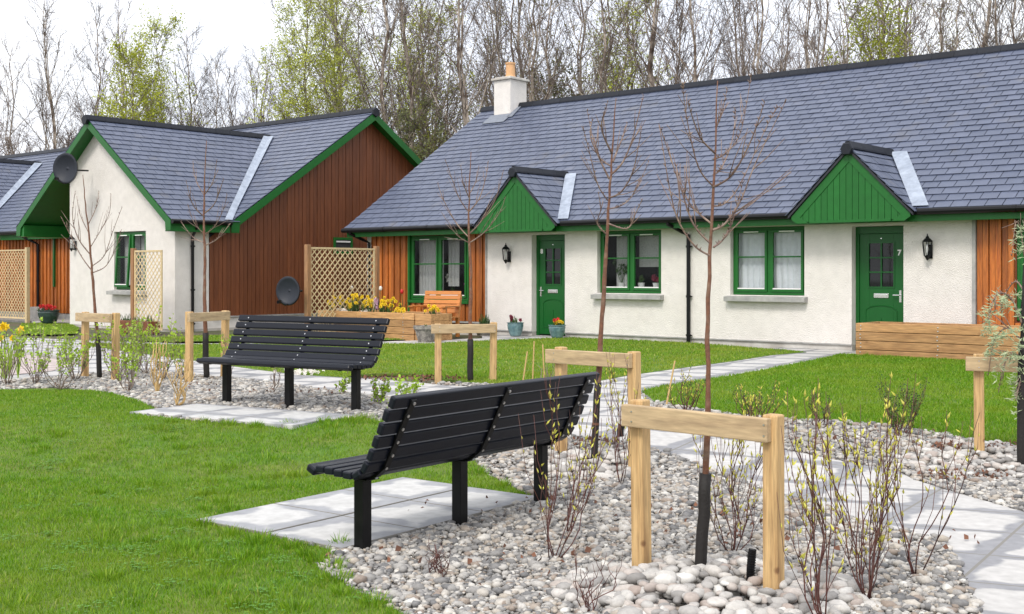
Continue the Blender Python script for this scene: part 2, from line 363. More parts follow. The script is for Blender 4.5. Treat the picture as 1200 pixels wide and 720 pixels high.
# paths
pathW = G((-200,398),(20,396),(120,400),(210,403),(400,402.5),(500,399),(565,397))+[tuple(loc2w(-.5,-.4).xy), tuple(loc2w(-.5,0).xy), tuple(loc2w(1.6,0).xy), tuple(loc2w(1.6,-.5).xy)]+G((640,398),(600,400),(480,404.5),(240,405.5),(95,404),(150,413),(240,425),(300,434),(350,440),(400,443),(440,444),(520,452),(620,458),(704,447),(736,441),(800,432),(860,424),(905,417),(945,413))+[tuple(loc2w(6.3,-.3).xy), tuple(loc2w(6.3,0).xy), tuple(loc2w(8.6,0).xy), tuple(loc2w(8.6,-1.0).xy)]+\
    G((985,417),(930,428),(860,441),(792,451),(750,461),(765,476),(830,502),(875,515),(920,528),(985,541),(1050,553),(1110,575),(1200,601),(1330,640),(1400,900),(1230,900),(1150,720),(1125,665),(1105,635),(1032,619),(960,595),(921,583),(840,553),(778,531),(735,520),(700,516),(640,505),(560,488),(452,466),(400,461),(349,453),(270,444),(200,438),(150,434),(90,441),(0,448),(-80,455),(-300,440))
sheet('path', pathW, .006, M['paving'])
pinkP = G((-100,409),(0,413.5),(50,419),(92,427.5),(60,436),(0,442),(-80,450))
sheet('forecourt', pinkP, .012, M['pink'])
# kerb of the pink forecourt
kb = MB(); kp = G((-100,409),(0,413.5),(50,419),(92,427.5))
for a, b in zip(kp[:-1], kp[1:]):
    a = Vector((*a, 0)); b = Vector((*b, 0)); n = (b-a).normalized().cross(Vector((0, 0, 1)))*.12
    kb.prism([a+Vector((0,0,.17)), b+Vector((0,0,.17)), b-n+Vector((0,0,.17)), a-n+Vector((0,0,.17))], (0, 0, .07))
tag(kb.build('kerb', M['concrete'], bevel=.01), kind='structure')
def inpoly(P, poly):
    x, y = P[:, 0], P[:, 1]; r = np.zeros(len(P), bool); n = len(poly)
    for i in range(n):
        x1, y1 = poly[i]; x2, y2 = poly[(i+1) % n]
        if y1 == y2: continue
        c = ((y1 > y) != (y2 > y)) & (x < (x2-x1)*(y-y1)/(y2-y1)+x1); r ^= c
    return r
# slab pads
def pad(name, o, dx, dy, nx, ny, sz, sy=None):
    sy = sy or sz
    mb = MB(); ang = math.atan2(dx.y, dx.x)
    sgn = 1 if (dx.x*dy.y-dx.y*dy.x) > 0 else -1
    for i in range(nx):
        for j in range(ny):
            y0, y1 = sorted((sgn*(j*sy+.003), sgn*((j+1)*sy-.003)))
            mb.box(i*sz+.003, (i+1)*sz-.003, y0, y1, -.04, .028+.002*((i*3+j*5) % 3))
    ob = mb.build(name, M['pad'], bevel=.004)
    c = o+dx*(nx*sz/2)+dy*(ny*sy/2)
    slope = 0
    ob.location = (o.x, o.y, gh(c.y)-.004+(0.0)); ob.rotation_euler = (0, 0, ang)
    tag(ob, kind='structure'); return [tuple(o), tuple(o+dx*nx*sz), tuple(o+dx*nx*sz+dy*ny*sy), tuple(o+dy*ny*sy)]
pad1 = pad('paving_pad', padO, pd, pn, 3, 2, .62)
b2d = Vector((.87, -.49)).normalized(); b2n = Vector((-.49, -.87)).normalized()
pad2 = pad('paving_pad', Vector((-3.18, 12.08)), b2d, b2n, 3, 2, .66, .45)

# pebbles
rng = np.random.default_rng(5)
def ico(sub):
    bm = bmesh.new(); bmesh.ops.create_icosphere(bm, subdivisions=sub, radius=1); bm.verts.ensure_lookup_table()
    V = np.array([v.co[:] for v in bm.verts]); Fc = np.array([[v.index for v in f.verts] for f in bm.faces]); bm.free(); return V, Fc
def scatter_stones(name, P, size, sub, m, flat=(.42,.75), sink=.35, layers=0.0):
    V0, F0 = ico(sub); n = len(P); nv = len(V0)
    variants = []
    for k in range(12):
        W = V0.copy(); a = rng.normal(size=(5, 3))
        for q in a: W *= (1+.19*np.tanh(1.3*V0@q)[:, None])
        if k % 3 == 0: W = np.sign(W)*np.abs(W)**.8
        variants.append(W)
    variants = np.array(variants); vi = rng.integers(0, 12, n)
    W = variants[vi]                                              # n,nv,3
    sc = np.stack([rng.uniform(.9, 1.35, n), rng.uniform(.65, .95, n), rng.uniform(*flat, n)], 1)*size[:, None]
    W = W*sc[:, None, :]
    t1 = rng.normal(0, .28, n); c, s = np.cos(t1), np.sin(t1)
    W = np.stack([W[..., 0], W[..., 1]*c[:, None]-W[..., 2]*s[:, None], W[..., 1]*s[:, None]+W[..., 2]*c[:, None]], -1)
    t2 = rng.uniform(0, 6.28, n); c, s = np.cos(t2), np.sin(t2)
    W = np.stack([W[..., 0]*c[:, None]-W[..., 1]*s[:, None], W[..., 0]*s[:, None]+W[..., 1]*c[:, None], W[..., 2]], -1)
    hgt = .17*np.clip((P[:, 1]-8.7)/1.9, 0, 1)
    z = hgt+size*sink+P[:, 2]
    W = W+np.stack([P[:, 0], P[:, 1], z], 1)[:, None, :]
    Fc = (F0[None]+(np.arange(n)*nv)[:, None, None]).reshape(-1, 3)
    o = bulk(name, W.reshape(-1, 3), Fc, m, smooth=True); return o
solid = [lawnA, lawnB, lawnC, pathW, pad1, pad2]
def gravel_pts(y0, y1, dens, xm=.47):
    out = []; A = (y1-y0)*2*xm*y1; n = int(A*dens)
    P = np.stack([rng.uniform(-xm*y1, xm*y1, n), rng.uniform(y0, y1, n)], 1)
    P = P[np.abs(P[:, 0]) < xm*P[:, 1]+.3]
    k = inpoly(P, gravel_poly)
    for s in solid: k &= ~inpoly(P, s)
    P = P[k]; return np.concatenate([P, rng.uniform(0, .012, (len(P), 1))], 1)
P1 = gravel_pts(4.6, 8.6, 3300)
o = scatter_stones('gravel', P1, np.clip(rng.lognormal(math.log(.0118), .46, len(P1)), .0065, .036), 1, M['pebble'])
tag(o, 'mixed rounded river pebbles filling the bed beside the near bench', 'gravel', kind='stuff')
P2 = gravel_pts(8.6, 16.8, 1500)
o = scatter_stones('gravel', P2, np.clip(rng.lognormal(math.log(.0165), .35, len(P2)), .008, .04), 1, M['pebble'])
tag(o, 'pale pebbles filling the beds behind and around the far bench', 'gravel', kind='stuff')
def pile(cx, cy, r, n, s0, hz, lab):
    a = rng.uniform(0, 6.28, n); q = np.sqrt(rng.uniform(0, 1, n))*r
    P = np.stack([cx+q*np.cos(a)*1.15, cy+q*np.sin(a), hz*(1-(q/r)**2)*rng.uniform(.2, 1, n)], 1)
    k = np.ones(n, bool)
    for s in solid: k &= ~inpoly(P[:, :2], s)
    P = P[k]
    o = scatter_stones('cobbles', P, np.clip(rng.lognormal(math.log(s0), .25, len(P)), s0*.6, s0*1.6), 2, M['cobble'], flat=(.42,.68))
    tag(o, lab, 'cobbles', kind='stuff')
pile(.93, 5.62, .62, 760, .030, .09, 'larger pale cobbles heaped round the nearest tree stake frame')
pile(3.85, 9.2, .75, 700, .029, .06, 'larger pale cobbles round the stake frame at the right edge')
pile(.62, 9.15, .40, 130, .036, .05, 'larger pale cobbles round the tree behind the near bench')

# grass blades
def grass(name, polys, dens, y0, y1, hh, ww, m, lab, excl=(), xm=.62):
    Ps = []
    st = 1.0; yy = y0
    while yy < y1:
        ye = min(yy+st, y1); d = dens((yy+ye)/2); A = (ye-yy)*2*xm*ye; n = int(A*d)
        P = np.stack([rng.uniform(-xm*ye-.3, xm*ye+.3, n), rng.uniform(yy, ye, n)], 1)
        k = np.zeros(n, bool)
        for s in polys: k |= inpoly(P, s)
        for s in excl: k &= ~inpoly(P, s)
        Ps.append(P[k]); yy = ye
    P = np.concatenate(Ps); n = len(P)
    Y = P[:, 1]; grow = 1+np.clip((Y-6)/12, 0, 1.2)
    cl = .5+.5*np.sin(P[:, 0]*7.3+np.sin(P[:, 1]*5.1)*2)*np.sin(P[:, 1]*6.1+P[:, 0]*3.3); cl2 = .5+.5*np.sin(P[:, 0]*2.1+1+np.sin(P[:, 1]*1.7)*1.5)
    h = hh*(.72+.28*cl+.18*cl2)*rng.uniform(.6, 1.35, n); wd = ww*grow*rng.uniform(.7, 1.3, n)
    a = rng.uniform(0, 6.28, n); b = rng.uniform(0, 6.28, n); ln = h*rng.uniform(.15, .8, n)
    z0 = .17*np.clip((Y-8.7)/1.9, 0, 1)+.008
    dx, dy = np.cos(a)*wd, np.sin(a)*wd; lx, ly = np.cos(b)*ln, np.sin(b)*ln
    v0 = np.stack([P[:, 0]-dx, Y-dy, z0], 1); v1 = np.stack([P[:, 0]+dx, Y+dy, z0], 1)
    v2 = np.stack([P[:, 0]-dx*.7+lx*.35, Y-dy*.7+ly*.35, z0+h*.6], 1); v3 = np.stack([P[:, 0]+dx*.7+lx*.35, Y+dy*.7+ly*.35, z0+h*.6], 1)
    v4 = np.stack([P[:, 0]+lx, Y+ly, z0+h], 1)
    V = np.stack([v0, v1, v2, v3, v4], 1).reshape(-1, 3); i = np.arange(n)*5
    Fc = np.concatenate([np.stack([i, i+1, i+3], 1), np.stack([i, i+3, i+2], 1), np.stack([i+2, i+3, i+4], 1)])
    tag(bulk(name, V, Fc, m), lab, 'grass', kind='stuff')
grass('grass', [lawnA], lambda y: 9000 if y < 7 else (6500 if y < 9 else 4200), 4.7, 13.5, .028, .0020, M['blade'], 'bright short lawn grass in the left foreground', excl=(pad1, pad2))
grass('grass', [lawnC], lambda y: 4600 if y < 12 else 2600, 8, 20, .032, .0026, M['blade'], 'bright lawn grass below the raised bed on the right')
grass('grass', [lawnB, lawnD, lawnE], lambda y: 2200 if y < 16 else 1100, 11, 31, .032, .003, M['bladey'], 'yellowish lawn grass in front of the white bungalow walls')

def tufts(name, spots, m, lab, hh=.075):
    V = []; Fc = []; rr = random.Random(12)
    for (x, y, r, n) in spots:
        for _ in range(n):
            q = rr.uniform(0, 6.28); d = r*math.sqrt(rr.random()); X, Y = x+d*math.cos(q), y+d*math.sin(q); z = gh(Y)+.01; h = hh*rr.uniform(.5,1.2)*(1-.5*d/r); a = rr.uniform(0,6.28); w_ = .003
            dx, dy = math.cos(a)*w_, math.sin(a)*w_; lx, ly = math.cos(q)*h*rr.uniform(.2,.9), math.sin(q)*h*rr.uniform(.2,.9); k = len(V)
            V += [(X-dx,Y-dy,z),(X+dx,Y+dy,z),(X+lx*.4+dx*.7,Y+ly*.4+dy*.7,z+h*.65),(X+lx*.4-dx*.7,Y+ly*.4-dy*.7,z+h*.65),(X+lx,Y+ly,z+h)]; Fc += [(k,k+1,k+2),(k,k+2,k+3),(k+3,k+2,k+4)]
    tag(bulk(name, np.array(V), np.array(Fc), m), lab, 'grass', kind='stuff')
rt = random.Random(8); sp = []
for (x, y) in [(372,662),(380,655),(360,655),(388,668),(398,640),(235,618),(270,630),(300,640),(340,645),(330,562),(350,560),(300,575),(260,592),(240,600),(200,497),(240,497),(270,500),(300,502),(340,500),(380,497),(415,494),(440,497),(430,492),(560,556),(590,572),(420,560),(400,700),(440,712),(395,682)]:
    sp.append((*gp(x, y), rt.uniform(.04,.10), rt.randint(40,110)))
for _ in range(70):
    x, y = rt.uniform(0,420), rt.uniform(480,720); g_ = gp(x, y)
    if inpoly(np.array([g_]), lawnA)[0] and not inpoly(np.array([g_]), pad1)[0]: sp.append((*g_, rt.uniform(.05,.14), rt.randint(30,90)))
for (x, y) in [(1020,418),(1040,420),(1012,417),(1110,424),(990,418),(1160,432),(860,486),(940,494),(1000,498),(1060,502),(1100,511),(1150,521)]:
    sp.append((*gp(x, y), .12, 60))
tufts('grass_tufts', sp, M['blade'], 'longer grass tufts along the slab edges and dotted over the left lawn')
def clover(name, lab):
    V = []; Fc = []; rr = random.Random(21)
    for _ in range(60):
        x, y = rr.uniform(0,440), rr.uniform(475,720); cx_, cy_ = gp(x, y)
        if not inpoly(np.array([(cx_, cy_)]), lawnA)[0] or inpoly(np.array([(cx_, cy_)]), pad1)[0]: continue
        for _ in range(26):
            X, Y = cx_+rr.gauss(0,.05), cy_+rr.gauss(0,.05); z = gh(Y)+rr.uniform(.022,.038)
            for t in range(3):
                q = rr.uniform(0,.6)+t*2.1; L_ = .011; k = len(V); c_, s_ = math.cos(q)*L_, math.sin(q)*L_
                V += [(X,Y,z),(X+c_*.6-s_*.5,Y+s_*.6+c_*.5,z+.002),(X+c_,Y+s_,z+.001),(X+c_*.6+s_*.5,Y+s_*.6-c_*.5,z+.002)]; Fc += [(k,k+1,k+2),(k,k+2,k+3)]
    tag(bulk(name, np.array(V), np.array(Fc), M['clover']), lab, 'clover', kind='stuff')
M['clover'] = mat('clover_leaf', (.11,.27,.03), .6, isl=.3, trans=.2)
clover('clover', 'small clover patches in the left foreground lawn')

# ------------------------------------------------------------------ houses
def slates(mb, P0, A, B, L, Hs, keep=None, e=.215, w=.27, seed=1):
    r = random.Random(seed); A = Vector(A).normalized(); B = Vector(B).normalized(); N = A.cross(B)
    if N.z < 0: N = -N
    P0 = Vector(P0); nb = int(math.ceil(Hs/e))
    for j in range(nb):
        b0 = j*e-.03; b1 = min((j+1)*e+.05, Hs)
        x = -(w/2 if j % 2 else 0)
        while x < L:
            x0 = max(x, 0)+.006; x1 = min(x+w, L)-.006; x += w
            if x1-x0 < .02: continue
            if keep:
                c = P0+A*((x0+x1)/2)+B*((b0+b1)/2)
                if not keep(c): continue
            t = .014+r.uniform(-.002, .003); q = r.uniform(-.004, .004)
            p = [P0+A*x0+B*(b0+q), P0+A*x1+B*(b0+q+r.uniform(-.002,.002)), P0+A*x1+B*b1, P0+A*x0+B*b1]
            hb = [t+.012, t+.012, .006, .006]; th = .009
            vs = [p[i]+N*hb[i] for i in range(4)]+[p[i]+N*(hb[i]-th) for i in range(4)]
            mb.add(vs, [(0,1,2,3),(7,6,5,4),(0,4,5,1),(1,5,6,2),(2,6,7,3),(3,7,4,0)])
def ridge_line(mb, a, b, wd=.10, seg=.45):
    a, b = Vector(a), Vector(b); d = (b-a); n = max(1, int(d.length/seg)); t = d.normalized(); s = t.cross(Vector((0,0,1))).normalized()
    for i in range(n):
        p = a+d*(i/n)+t*.002; q = a+d*((i+1)/n)-t*.003
        pr = [(-wd, -.085), (-wd*.9, -.055), (-.03, .045), (.03, .045), (wd*.9, -.055), (wd, -.085)]
        mb.prism([p+s*x+Vector((0,0,z+.03)) for x, z in pr], q-p)
def boards(mb, x0, x1, z0, ztop, y, wd=.098, th=.022, gap=.014, alt=.012, cut=()):
    # vertical boards on a plane at depth y (front face towards -y), ztop may be a function of x
    n = max(1, round((x1-x0)/wd)); ww = (x1-x0)/n
    f = ztop if callable(ztop) else (lambda q: ztop)
    for i in range(n):
        a = x0+i*ww+gap/2; b = x0+(i+1)*ww-gap/2; o = alt*(i % 2)
        segs = [(z0, None)]
        for (c0, c1, e0, e1) in cut:
            if b > c0 and a < c1: segs = [(z0, e0), (e1, None)]
        for (s0, s1) in segs:
            za = f(a) if s1 is None else s1; zb = f(b) if s1 is None else s1
            if min(za, zb) <= s0: 
                if max(za, zb) <= s0: continue
            mb.prism([(a, y-o, s0), (b, y-o, s0), (b, y-o, max(zb, s0+.001)), (a, y-o, max(za, s0+.001))], (0, th+o, 0))
def wall_panels(mb, x0, x1, z0, z1, y0, y1, holes):
    # solid wall with rectangular holes (xa, xb, za, zb), sorted by xa
    x = x0
    for (xa, xb, za, zb) in sorted(holes):
        if xa > x: mb.box(x, xa, y0, y1, z0, z1)
        if za > z0: mb.box(xa, xb, y0, y1, z0, za)
        if zb < z1: mb.box(xa, xb, y0, y1, zb, z1)
        x = xb
    if x < x1: mb.box(x, x1, y0, y1, z0, z1)
def window(par, x0, x1, z0, z1, y, sill=True, left_open=False, lab=None, vent=True, sillout=.07):
    """two casements, each with one glazing bar; frame set at depth y..y+.07"""
    fr = MB(); f = .055
    fr.box(x0, x1, y, y+.07, z0, z0+f); fr.box(x0, x1, y, y+.07, z1-f, z1)
    fr.box(x0, x0+f, y, y+.07, z0+f, z1-f); fr.box(x1-f, x1, y, y+.07, z0+f, z1-f)
    xm = (x0+x1)/2; fr.box(xm-.035, xm+.035, y, y+.07, z0+f, z1-f)
    wf = fr.build('window', M['green'], par, bevel=.004, label=lab)
    zm = z0+(z1-z0)*.56
    for (a, b, op) in ((x0+f, xm-.035, left_open), (xm+.035, x1-f, False)):
        c = MB(); g = .045; a += .003; b -= .003; h0 = z0+f+.003; h1 = z1-f-.003
        c.box(a, b, -.052, -.002, h0-h1, h0-h1+g); c.box(a, b, -.052, -.002, -g, 0)
        c.box(a, a+g, -.052, -.002, h0-h1+g, -g); c.box(b-g, b, -.052, -.002, h0-h1+g, -g)
        c.box(a+g, b-g, -.045, -.015, zm-h1-.014, zm-h1+.014)
        co = c.build('casement', M['green'], wf, bevel=.003); co.location = (0, y+.03, h1)
        p = MB(); p.box(a+g-.002, b-g+.002, -.030, -.024, h0-h1+g-.002, -g+.002); po = p.build('pane', M['glass'], wf); po.location = co.location
        s = MB(); s.box(a+g, b-g, -.058, -.040, h0-h1+g+.001, h0-h1+g+.022)
        if vent: s.box((a+b)/2-.15, (a+b)/2+.15, -.062, -.0525, -.038, -.018)
        sb = s.build('glazing_trim', M['white'] , wf); sb.location = co.location
        if op:
            for q in (co, po, sb): q.rotation_euler = (rad(-4), 0, 0)
    if sill:
        s = MB(); s.prism([(x0-.07, y-.17-sillout, z0-.12), (x0-.07, y-.17-sillout, z0-.035), (x0-.07, y+.06, z0-.003), (x0-.07, y+.06, z0-.13)], (x1-x0+.14, 0, 0))
        s.build('sill', M['concrete'], wf, bevel=.006)
    return wf
def curtain(par, x0, x1, z0, z1, y, m, amp=.025, wl=.11, name='curtain', seed=0, slant=0):
    mb = MB(); r = random.Random(seed); n = int((x1-x0)/.012); rows = 12; ph = r.uniform(0, 6)
    vs = []
    for j in range(rows+1):
        z = z1+(z0-z1)*j/rows
        for i in range(n+1):
            x = x0+(x1-x0)*i/n; 
            vs.append((x+slant*(j/rows)**2*.5, y+amp*(.5+.5*j/rows)*math.sin(x*6.28/wl+ph+1.3*math.sin(x*9)+.3*j/rows), z))
    mb.add(vs, [(j*(n+1)+i, j*(n+1)+i+1, (j+1)*(n+1)+i+1, (j+1)*(n+1)+i) for j in range(rows) for i in range(n)])
    return mb.build(name, m, par, smooth=True)
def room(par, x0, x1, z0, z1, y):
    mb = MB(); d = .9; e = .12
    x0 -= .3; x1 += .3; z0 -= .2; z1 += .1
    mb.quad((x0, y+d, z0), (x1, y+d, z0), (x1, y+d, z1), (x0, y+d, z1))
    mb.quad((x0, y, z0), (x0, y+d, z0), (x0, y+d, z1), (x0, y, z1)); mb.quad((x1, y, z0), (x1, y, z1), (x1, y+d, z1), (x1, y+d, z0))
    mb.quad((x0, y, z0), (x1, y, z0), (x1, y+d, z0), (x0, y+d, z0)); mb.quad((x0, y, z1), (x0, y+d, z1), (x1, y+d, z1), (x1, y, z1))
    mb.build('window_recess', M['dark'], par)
def gutter(par, a, b, r=.055):
    mb = MB(); a, b = Vector(a), Vector(b); mb.tube([a, b], r, 10)
    d = (b-a).normalized(); n = int((b-a).length/1.8)
    for i in range(1, n+1):
        c = a+(b-a)*i/(n+1); mb.tube([c-d*.03, c+d*.03], r+.008, 10)
    return mb.build('gutter', M['black'], par, smooth=False)
def downpipe(par, top, foot, r=.036):
    top, foot = Vector(top), Vector(foot); mb = MB()
    k1 = Vector((foot.x, foot.y, top.z-.28)); 
    mb.tube([top, top+Vector((0,0,-.07)), k1+(top-k1)*.3+Vector((0,0,-.02)), k1, foot], r, 10)
    for t in (.1, .55, .9):
        c = k1+(foot-k1)*t; mb.tube([c+Vector((0,0,.02)), c-Vector((0,0,.02))], r+.012, 10); mb.box(c.x-.02, c.x+.075, c.y-.01, c.y+.02, c.z-.012, c.z+.012)
    return mb.build('downpipe', M['black'], par, smooth=False)
def text_part(par, txt, size, loc, name, m):
    cu = bpy.data.curves.new(name, 'FONT'); cu.body = txt; cu.size = size; cu.extrude = .004; cu.align_x = 'CENTER'; cu.align_y = 'CENTER'; cu.offset = .004
    t = bpy.data.objects.new(name, cu); COL.objects.link(t); dg = bpy.context.evaluated_depsgraph_get()
    me = bpy.data.meshes.new_from_object(t.evaluated_get(dg)); bpy.data.objects.remove(t)
    me.materials.clear(); me.materials.append(m)
    o = bpy.data.objects.new(name, me); COL.objects.link(o); o.parent = par; o.location = loc; o.rotation_euler = (rad(90), 0, 0); return o
def door(par, x0, x1, z0, z1, y, num, right):
    """right: number and handle at the right side"""
    fr = MB(); f = .06
    fr.box(x0, x0+f, y, y+.08, z0, z1); fr.box(x1-f, x1, y, y+.08, z0, z1); fr.box(x0+f, x1-f, y, y+.08, z1-f-.06, z1)
    fo = fr.build('door_frame', M['greendoor'], par, bevel=.004)
    a, b = x0+f+.004, x1-f-.004; t0, t1 = z0+.03, z1-f-.064
    px0, px1 = a+.17, b-.17; pz1 = t1-.16; pz0 = pz1-.74
    lf = MB(); wall_panels(lf, a, b, t0, t1, y+.02, y+.06, [(px0, px1, pz0, pz1)])
    d = lf.build('door', M['greendoor'], par, bevel=.003)
    mo = MB(); g = .022                                     # raised mouldings
    mo.box(px0-g, px1+g, y+.008, y+.0195, pz1, pz1+g); mo.box(px0-g, px1+g, y+.008, y+.0195, pz0-g, pz0)
    mo.box(px0-g, px0, y+.008, y+.0195, pz0, pz1); mo.box(px1, px1+g, y+.008, y+.0195, pz0, pz1)
    mo.box((px0+px1)/2-.012, (px0+px1)/2+.012, y+.012, y+.035, pz0, pz1)
    for k in (1, 2): mo.box(px0, px1, y+.0125, y+.0345, pz0+(pz1-pz0)*k/3-.012, pz0+(pz1-pz0)*k/3+.012)
    w2 = (px1-px0)/2+.06; cx = (px0+px1)/2; zb = pz0-.42
    arc = [(cx-w2, y+.016, zb)]+[(cx+w2*math.cos(math.pi*(1-k/10)), y+.016, zb+.10*math.sin(math.pi*k/10)) for k in range(11)]
    mo.tube(arc[1:], .009, 6); mo.tube([(cx-w2, y+.016, zb), (cx-w2, y+.016, t0+.15), (cx, y+.016, t0+.15), (cx+w2, y+.016, t0+.15), (cx+w2, y+.016, zb)], .008, 6)
    mo.tube([(cx, y+.016, t0+.15), (cx, y+.016, zb-.12)], .008, 6)
    mo.build('door_moulding', M['greendoor'], d)
    MB().box(px0, px1, y+.036, y+.044, pz0, pz1).build('door_pane', M['leaded'], d)
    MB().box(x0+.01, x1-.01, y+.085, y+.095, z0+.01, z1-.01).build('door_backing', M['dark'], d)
    lb = MB(); lb.box(cx-.13, cx+.13, y+.006, y+.0195, pz0-.19, pz0-.115); lb.box(cx-.105, cx+.105, y-.002, y+.0055, pz0-.178, pz0-.128); lb.build('letterbox', M['chrome'], d, bevel=.004)
    hx = b-.05 if right else a+.05; s = -1 if right else 1; hz = pz0-.16
    h = MB(); h.box(hx-.018, hx+.018, y+.008, y+.0195, hz-.1, hz+.1); h.tube([(hx, y+.02, hz+.02), (hx, y-.035, hz+.02), (hx+s*.11, y-.035, hz+.02)], .010, 8); h.build('handle', M['chrome'], d)
    nx = b-.07 if right else a+.07
    text_part(d, num, .13, (nx, y+.0155, pz1-.17 if right else pz1-.06), 'door_number', M['white'])
    sp = MB(); sp.tube([(cx, y+.01, t1-.08), (cx, y+.02, t1-.08)], .010, 8); sp.build('spyhole', M['chrome'], d)
    MB().box(x0-.02, x1+.02, y-.10, y+.07, z0-.06, z0-.001).build('threshold', M['concrete'], par, bevel=.006)
    return d

RZ = -AA
H1 = thing('bungalow', loc2w(0, 0, 0), 'long white bungalow with grey slate roof, chimney and two green doors behind the benches', 'bungalow', RZ)
EZ, ED, TP = 2.55, -.4, .669       # eave height, eave depth, slope
RD = 4.49; RZt = EZ+TP*(RD-ED)
XE = 16.5
# wall (white sections)
wl = MB()
holes = [(.54,1.42,.18,2.30),(2.24,3.76,1.10,2.34),(5.27,6.75,1.10,2.34),(7.63,8.54,.16,2.30)]
wall_panels(wl, -.70, 9.72, .27, 2.42, 0, .24, holes)
wl.box(-4.5, -4.36, 0, 9.0, .27, 2.42); wl.box(-4.5, XE, 8.9, 9.0, .27, 2.42); wl.box(XE-.14, XE, 0, 8.9, .27, 2.42)
wl.prism([(-4.5, .05, 2.43), (-4.5, 8.95, 2.43), (-4.5, 4.49, RZt-.2)], (.14, 0, 0)); wl.prism([(XE-.14, .05, 2.43), (XE-.14, 8.95, 2.43), (XE-.14, 4.49, RZt-.2)], (.14, 0, 0))
wl.build('wall', M['roughcast'], H1)
pl = MB(); x = -4.5
for a, b in ((-4.5, .54), (1.42, 7.63), (8.54, XE)): pl.box(a, b, .018, .15, -.1, .27)
pl.build('plinth', M['plinth'], H1)
dr = MB(); 
for a, b in ((-.70, .54), (1.42, 7.63), (8.54, 9.72)): dr.box(a, b, -.014, .016, .262, .285)
dr.build('drip_bead', M['concrete'], H1)
# reveals beside doors and windows read paler
cl = MB(); boards(cl, -4.36, -3.08, .44, 2.40, 0, alt=.028); boards(cl, -1.24, -.72, .44, 2.40, 0, alt=.028); boards(cl, -3.08, -1.24, .44, .86, 0, alt=.028)
cl.build('timber_cladding', M['stain'], H1)
cl = MB(); boards(cl, 9.74, 10.33, .44, 2.40, 0, alt=.028); boards(cl, 10.33, 12.0, .44, .72, 0, alt=.028); boards(cl, 12.0, XE-.2, .44, 2.4, 0, alt=.028)
cl.build('timber_cladding', M['stain'], H1)
b_ = MB(); wall_panels(b_, -4.36, -.70, .27, 2.42, .03, .14, [(-3.06,-1.26,.88,2.34)]); b_.build('cladding_backing', M['brown'], H1); b_ = MB(); wall_panels(b_, 9.72, XE-.14, .27, 2.42, .03, .14, [(10.35,11.98,.74,2.36)])
b_.build('cladding_backing', M['brown'], H1)
MB().box(-4.36, -.71, -.03, .012, .40, .435).box(9.73, XE-.2, -.03, .012, .40, .435).build('cladding_sill', M['concrete'], H1)
MB().box(9.68, 9.735, -.04, .03, .27, 2.42).box(-.735, -.70, -.03, .028, .27, 2.42).build('corner_strip', M['concrete'], H1)
# windows
window(H1, -3.05, -1.27, .89, 2.34, .02, sill=False, lab='wide window in the orange timber wall beside the garden seat')
MB().box(-3.1, -1.22, -.06, .018, .82, .885).build('sill', M['green'], H1, bevel=.005)
MB().box(-3.12, -3.055, -.03, .03, .44, 2.40).build('window_trim', M['green'], H1)
window(H1, 2.245, 3.755, 1.105, 2.335, .10, lab='window with house plants right of door 8')
window(H1, 5.275, 6.745, 1.105, 2.335, .10, lab='window with white net curtains left of door 7')
window(H1, 10.36, 11.97, .76, 2.35, .02, sill=False, lab='window in the orange timber wall at the right edge')
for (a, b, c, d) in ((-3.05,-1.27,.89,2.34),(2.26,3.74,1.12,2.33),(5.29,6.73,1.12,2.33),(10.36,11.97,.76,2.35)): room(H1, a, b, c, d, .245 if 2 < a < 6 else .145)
curtain(H1, 5.30, 5.98, 1.17, 2.29, .22, M['curtain'], wl=.14, amp=.02, seed=3); curtain(H1, 6.02, 6.72, 1.17, 2.29, .22, M['curtain'], wl=.13, amp=.02, seed=31, slant=.05)
curtain(H1, 2.50, 2.80, 1.18, 2.27, .32, M['curtaing'], seed=4)
curtain(H1, 3.05, 3.72, 1.62, 2.28, .30, M['curtaing'], amp=.004, name='blind', seed=5)
curtain(H1, -3.0, -2.2, .95, 2.28, .22, M['curtaing'], amp=.012, seed=6)
curtain(H1, -2.1, -1.75, 1.2, 2.28, .25, M['curtaing'], amp=.015, seed=9)
curtain(H1, 10.42, 11.9, .85, 2.28, .22, M['curtain'], seed=7)
door(H1, .545, 1.415, .19, 2.295, .15, '8', False)
door(H1, 7.635, 8.535, .17, 2.295, .15, '7', True)
# roof
r = MB(); sc_ = Vector((0, 1, TP)).normalized(); SLn = (RD-ED)*math.sqrt(1+TP*TP)
slates(r, (-4.84, ED, EZ), (1,0,0), sc_, XE+5.1, SLn, seed=2)
roof = r.build('roof', M['slate'], H1)
rb = MB(); rb.prism([(-4.82, ED+.02, EZ-.055), (-4.82, RD, RZt-.005), (-4.82, 2*RD-ED, EZ), (-4.82, 2*RD-ED, EZ-.06), (-4.82, RD, RZt-.13), (-4.82, ED+.06, EZ-.11)], (XE+5.06, 0, 0))
rb.build('roof_deck', M['under'], roof)
rr = MB(); ridge_line(rr, (-4.86, RD, RZt+.03), (XE+.3, RD, RZt+.03)); rr.build('ridge_tiles', M['ridge'], roof)
gutter(H1, (-4.86, ED-.055, EZ-.055), (-.70, ED-.055, EZ-.055)); gutter(H1, (1.68, ED-.055, EZ-.055), (6.70, ED-.055, EZ-.055)); gutter(H1, (8.96, ED-.055, EZ-.055), (XE, ED-.055, EZ-.055))
MB().box(-4.80, XE, ED+.03, ED+.055, EZ-.21, EZ-.075).build('fascia', M['green'], H1)
MB().box(-4.80, XE, ED+.057, -.002, EZ-.17, EZ-.15).build('soffit', M['green'], H1)
MB().box(-4.80, XE, ED-.002, ED+.028, EZ-.10, EZ-.04).build('eave_edge', M['black'], H1)
